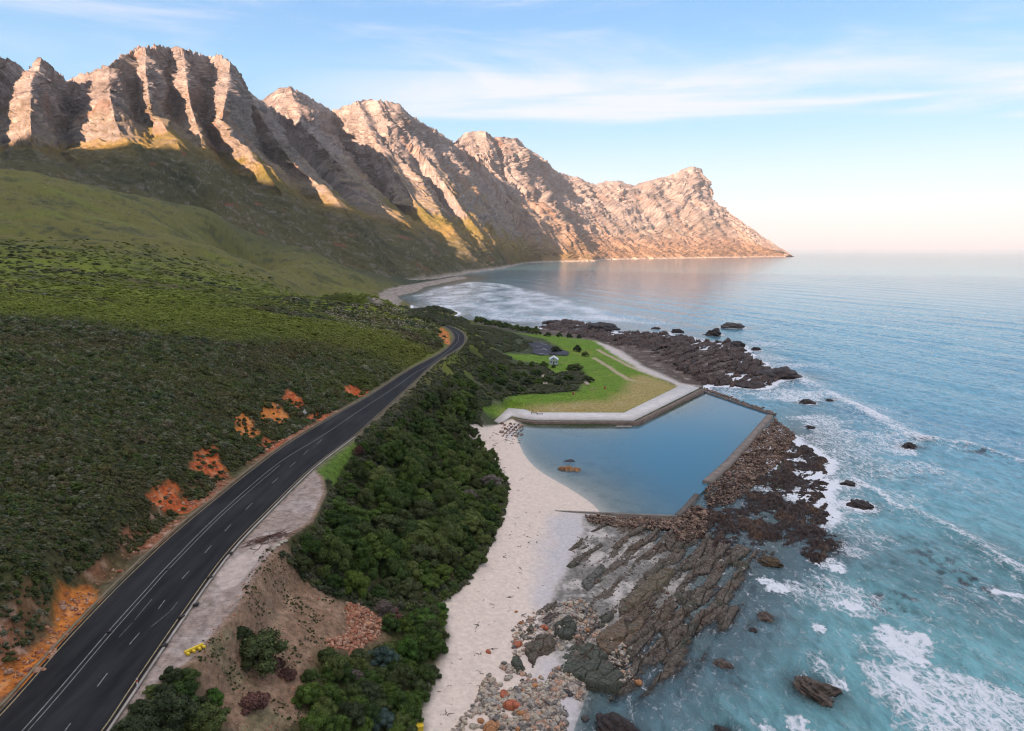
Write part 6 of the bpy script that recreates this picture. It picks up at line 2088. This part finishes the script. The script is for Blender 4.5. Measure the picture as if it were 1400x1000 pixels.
# car park with bays
cp = poly_xy([(722, 468), (744, 469), (752, 473), (768, 478), (779, 482), (777, 487), (765, 487), (752, 485), (740, 487), (727, 483), (728, 477), (722, 473)])
cpz = gfast(cp[:, 0], cp[:, 1])
bm = bmesh.new()
gxx = np.linspace(cp[:, 0].min(), cp[:, 0].max(), 60); gyy = np.linspace(cp[:, 1].min(), cp[:, 1].max(), 60)
GX, GY = np.meshgrid(gxx, gyy, indexing='ij'); ins = sdist(GX.ravel(), GY.ravel(), cp) < 0
fq = grid_faces(60, 60); fq = fq[ins[fq].all(1)]
used = np.unique(fq); idx = -np.ones(GX.size, int); idx[used] = np.arange(len(used))
bm.free()
cpm = np_mesh('car_park', np.stack([GX.ravel(), GY.ravel(), gfast(GX, GY).ravel() + .35], 1)[used], idx[fq], True)
carp = new_obj('car_park', cpm, simple_mat('car_park_asphalt', (.042, .044, .055), .9, .2, .4), kind='structure', label='small asphalt car park behind the hut')
BAY = simple_mat('bay_paint', (.30, .30, .30), .8, .3, 1.0)
for (a_, b_) in (((733, 475), (741, 474)), ((732, 480), (743, 479)), ((735, 484), (751, 486)), ((740, 471), (748, 472.5)), ((742, 477), (748, 480))):
    p1, p2 = np.array(at(*a_)), np.array(at(*b_)); d_ = (p2 - p1) / np.linalg.norm(p2 - p1); nn_ = np.array([-d_[1], d_[0]]) * .35
    sp_ = np.linspace(0, 1, 10)[:, None]
    ln = p1 + (p2 - p1) * sp_
    strip('bay_line', ln + nn_, ln - nn_, gfast(ln[:, 0], ln[:, 1]) + .40, BAY, carp)

# footpath through the shrubs with its pale edge
for pl_, lb in (([(740, 506), (744, 518), (746, 528)], 'short pale footpath cut through the shrubs'), ([(784, 512), (795, 518), (804, 527)], 'sandy gap between the lawn trees')):
    ln = smooth_line([at(*p) for p in pl_], 14); tg = np.gradient(ln, axis=0); tg /= np.linalg.norm(tg, axis=1)[:, None]; nn_ = np.stack([-tg[:, 1], tg[:, 0]], 1) * .9
    strip('path', ln + nn_, ln - nn_, gfast(ln[:, 0], ln[:, 1]) + .3, simple_mat('path_sand', (.36, .30, .23), .9, .2, .6), kind='structure', label=lb)

# bench group on the walkway end
BENCHM = simple_mat('bench_wood', (.22, .17, .12), .8)
for px, py, lb in ((730, 566, 'low wooden bench on the walkway, the left one'), (738, 567, 'low wooden bench on the walkway, the right one')):
    bx_ = at_z(px, py, WALK)
    b_ = root_obj('bench', (bx_[0], bx_[1], WALK), lb, 'bench', .05, 'benches on the walkway')
    bm_obj('seat', lambda bm: box(bm, -1.1, 1.1, -.25, .25, .40, .50), BENCHM, b_)
    for sx in (-.85, .85):
        bm_obj('leg', lambda bm: box(bm, sx - .08, sx + .08, -.2, .2, 0, .40), BENCHM, b_)

# yellow barrier lying on the turnout
YEL = simple_mat('yellow_plastic', (.72, .50, .03), .5, .12, 1.5, 4, .005, .4)
x, y, _ = at_z(266.5, 889, ROADZ)
yb = root_obj('barrier', (x, y, ROADZ - .07), 'bright yellow plastic barrier with stub feet on the gravel turnout', 'barrier', radians(52))
yb.scale = (.78, .78, .78)


def ybody(bm):
    box(bm, -1.25, 1.25, .05, .45, .0, .42)
bm_obj('rail', ybody, YEL, yb, .05)
for sx in (-1.05, -.28, .5, 1.1):
    bm_obj('foot', lambda bm: box(bm, sx - .17, sx + .17, -.52, .048, .0, .3), YEL, yb, .04)
x, y = at(572, 998)
bn = root_obj('crate', (x, y, gfast(x, y)), 'yellow lidded crate at the bottom edge of the slope', 'crate', .3)
bm_obj('body', lambda bm: box(bm, -.55, .55, -.4, .4, 0, .55), YEL, bn, .04)
bm_obj('lid', lambda bm: box(bm, -.6, .6, -.45, .45, .553, .66), YEL, bn, .03)

# concrete block in the scrub
x, y = at(266, 926)
cb = bm_obj('concrete_block', lambda bm: box(bm, -.42, .42, -.22, .22, 0, .3), simple_mat('block_concrete', (.34, .34, .31), .9), None, .04, label='pale grey concrete block in the scrub below the barrier', cat='block', loc=(x, y, gfast(x, y) + .25))
cb.rotation_euler = (0, .12, -.6)

# dark sandbags holding the edge of the road
BAGM = simple_mat('dark_rubber', (.04, .034, .03), .8)
bagm = rock_mesh('sandbag', 1400, 3, .12, .5, .6, ((.05, .04, .035), (.03, .026, .023)))
bagm.materials.append(BAGM)
for px, py, lb in ((225, 883, 'dark sandbag on the kerb closest to the yellow barrier'), (248, 844, 'dark sandbag on the kerb, second beyond the yellow barrier'), (287, 790, 'dark sandbag on the kerb opposite the pale worn slab'), (315, 757, 'dark sandbag on the kerb farthest along, before the brushwood'), (268, 827, 'small dark bag beside the kerb between two sandbags')):
    x, y, _ = at_z(px, py, ROADZ + .1)
    o = new_obj('sandbag', bagm, None, label=lb, cat='sandbag', group='sandbags along the kerb', loc=(x, y, ROADZ + .14)); o.scale = (.42, .3, .34); o.rotation_euler = (0, 0, 1.1)
for px, py, lb in ((149, 865, 'small dark bracket on the centre line beside the scuff marks'), (229, 779, 'small dark bracket on the centre line beyond the first dash past the scuffs')):
    x, y, _ = at_z(px, py, ROADZ)
    o = new_obj('sandbag', bagm, None, label=lb.replace('bracket', 'sandbag'), cat='sandbag', group='sandbags on the centre line', loc=(x, y, ROADZ + .1)); o.scale = (.26, .2, .22); o.rotation_euler = (0, 0, .9)

# marker post with red band at the end of the verge
x, y, _ = at_z(188, 940, ROADZ)
mp = root_obj('marker_post', (x, y, ROADZ - .1), 'white road marker post with a red band beside the corner scrub', 'marker post', .5)
WP = simple_mat('white_plastic', (.68, .68, .66), .5)


def cyl(bm, r0, r1, z0, z1, n=12):
    m = Matrix.Translation((0, 0, (z0 + z1) / 2))
    bmesh.ops.create_cone(bm, cap_ends=True, segments=n, radius1=r0, radius2=r1, depth=z1 - z0, matrix=m)


bm_obj('post', lambda bm: cyl(bm, .07, .06, 0, 1.0), WP, mp)
bm_obj('band', lambda bm: cyl(bm, .085, .08, .72, .90), simple_mat('red_band', (.55, .05, .03), .5), mp)
bm_obj('base', lambda bm: cyl(bm, .22, .14, 0, .12), simple_mat('post_base', (.10, .10, .10), .8), mp)

# white triangular road sign by the cutting
x, y = at(417, 575)
sg = root_obj('road_sign', (x, y, gfast(x, y)), 'white triangular road sign on a grey post beside the orange cutting', 'road sign', .15)
bm_obj('post', lambda bm: cyl(bm, .05, .05, 0, 2.0), simple_mat('galvanised', (.30, .30, .30), .4, metallic=.6), sg)


def tri(bm, r, y0, y1):
    vs = []
    for yy in (y0, y1):
        vs.append([bm.verts.new((r * sin(a), yy, 2.1 + r * cos(a))) for a in (0, 2.094, 4.189)])
    bm.faces.new(vs[0]); bm.faces.new(vs[1][::-1])
    for i in range(3): bm.faces.new([vs[0][i], vs[0][(i + 1) % 3], vs[1][(i + 1) % 3], vs[1][i]])


bm_obj('panel', lambda bm: tri(bm, .75, -.08, -.05), WP, sg)
bm_obj('backing', lambda bm: tri(bm, .80, -.047, -.03), simple_mat('sign_border', (.30, .27, .26), .5), sg)

# two faded orange bins on the lawn
for px, py, lb in ((784, 540, 'faded orange lawn bin nearer the walkway corner'), (827, 532, 'small orange lawn bin farther along the dry grass')):
    x, y = at(px, py)
    b_ = root_obj('bin', (x, y, gfast(x, y)), lb, 'bin', 0, 'orange bins on the lawn')
    bm_obj('body', lambda bm: cyl(bm, .38, .45, 0, .95, 14), simple_mat('faded_orange', (.45, .16, .07), .7), b_)
    bm_obj('lid', lambda bm: cyl(bm, .48, .42, .953, 1.08, 14), simple_mat('bin_lid', (.28, .10, .05), .7), b_)

# ------------------------------------------------------------------ air
HAZE_ON = True
if HAZE_ON:
    def hz_box(bm):
        box(bm, -4600, 9000, -3200, 15000, -60, 860)
    t = NT('haze')
    pv_ = t.node('ShaderNodeVolumePrincipled')
    pv_.inputs['Color'].default_value = (.93, .95, 1.0, 1)
    pv_.inputs['Density'].default_value = .000034
    pv_.inputs['Anisotropy'].default_value = .2
    t.l.new(pv_.outputs[0], t.out.inputs['Volume'])
    bm_obj('haze', hz_box, t.m, kind='stuff', label='pale evening haze over the coast')
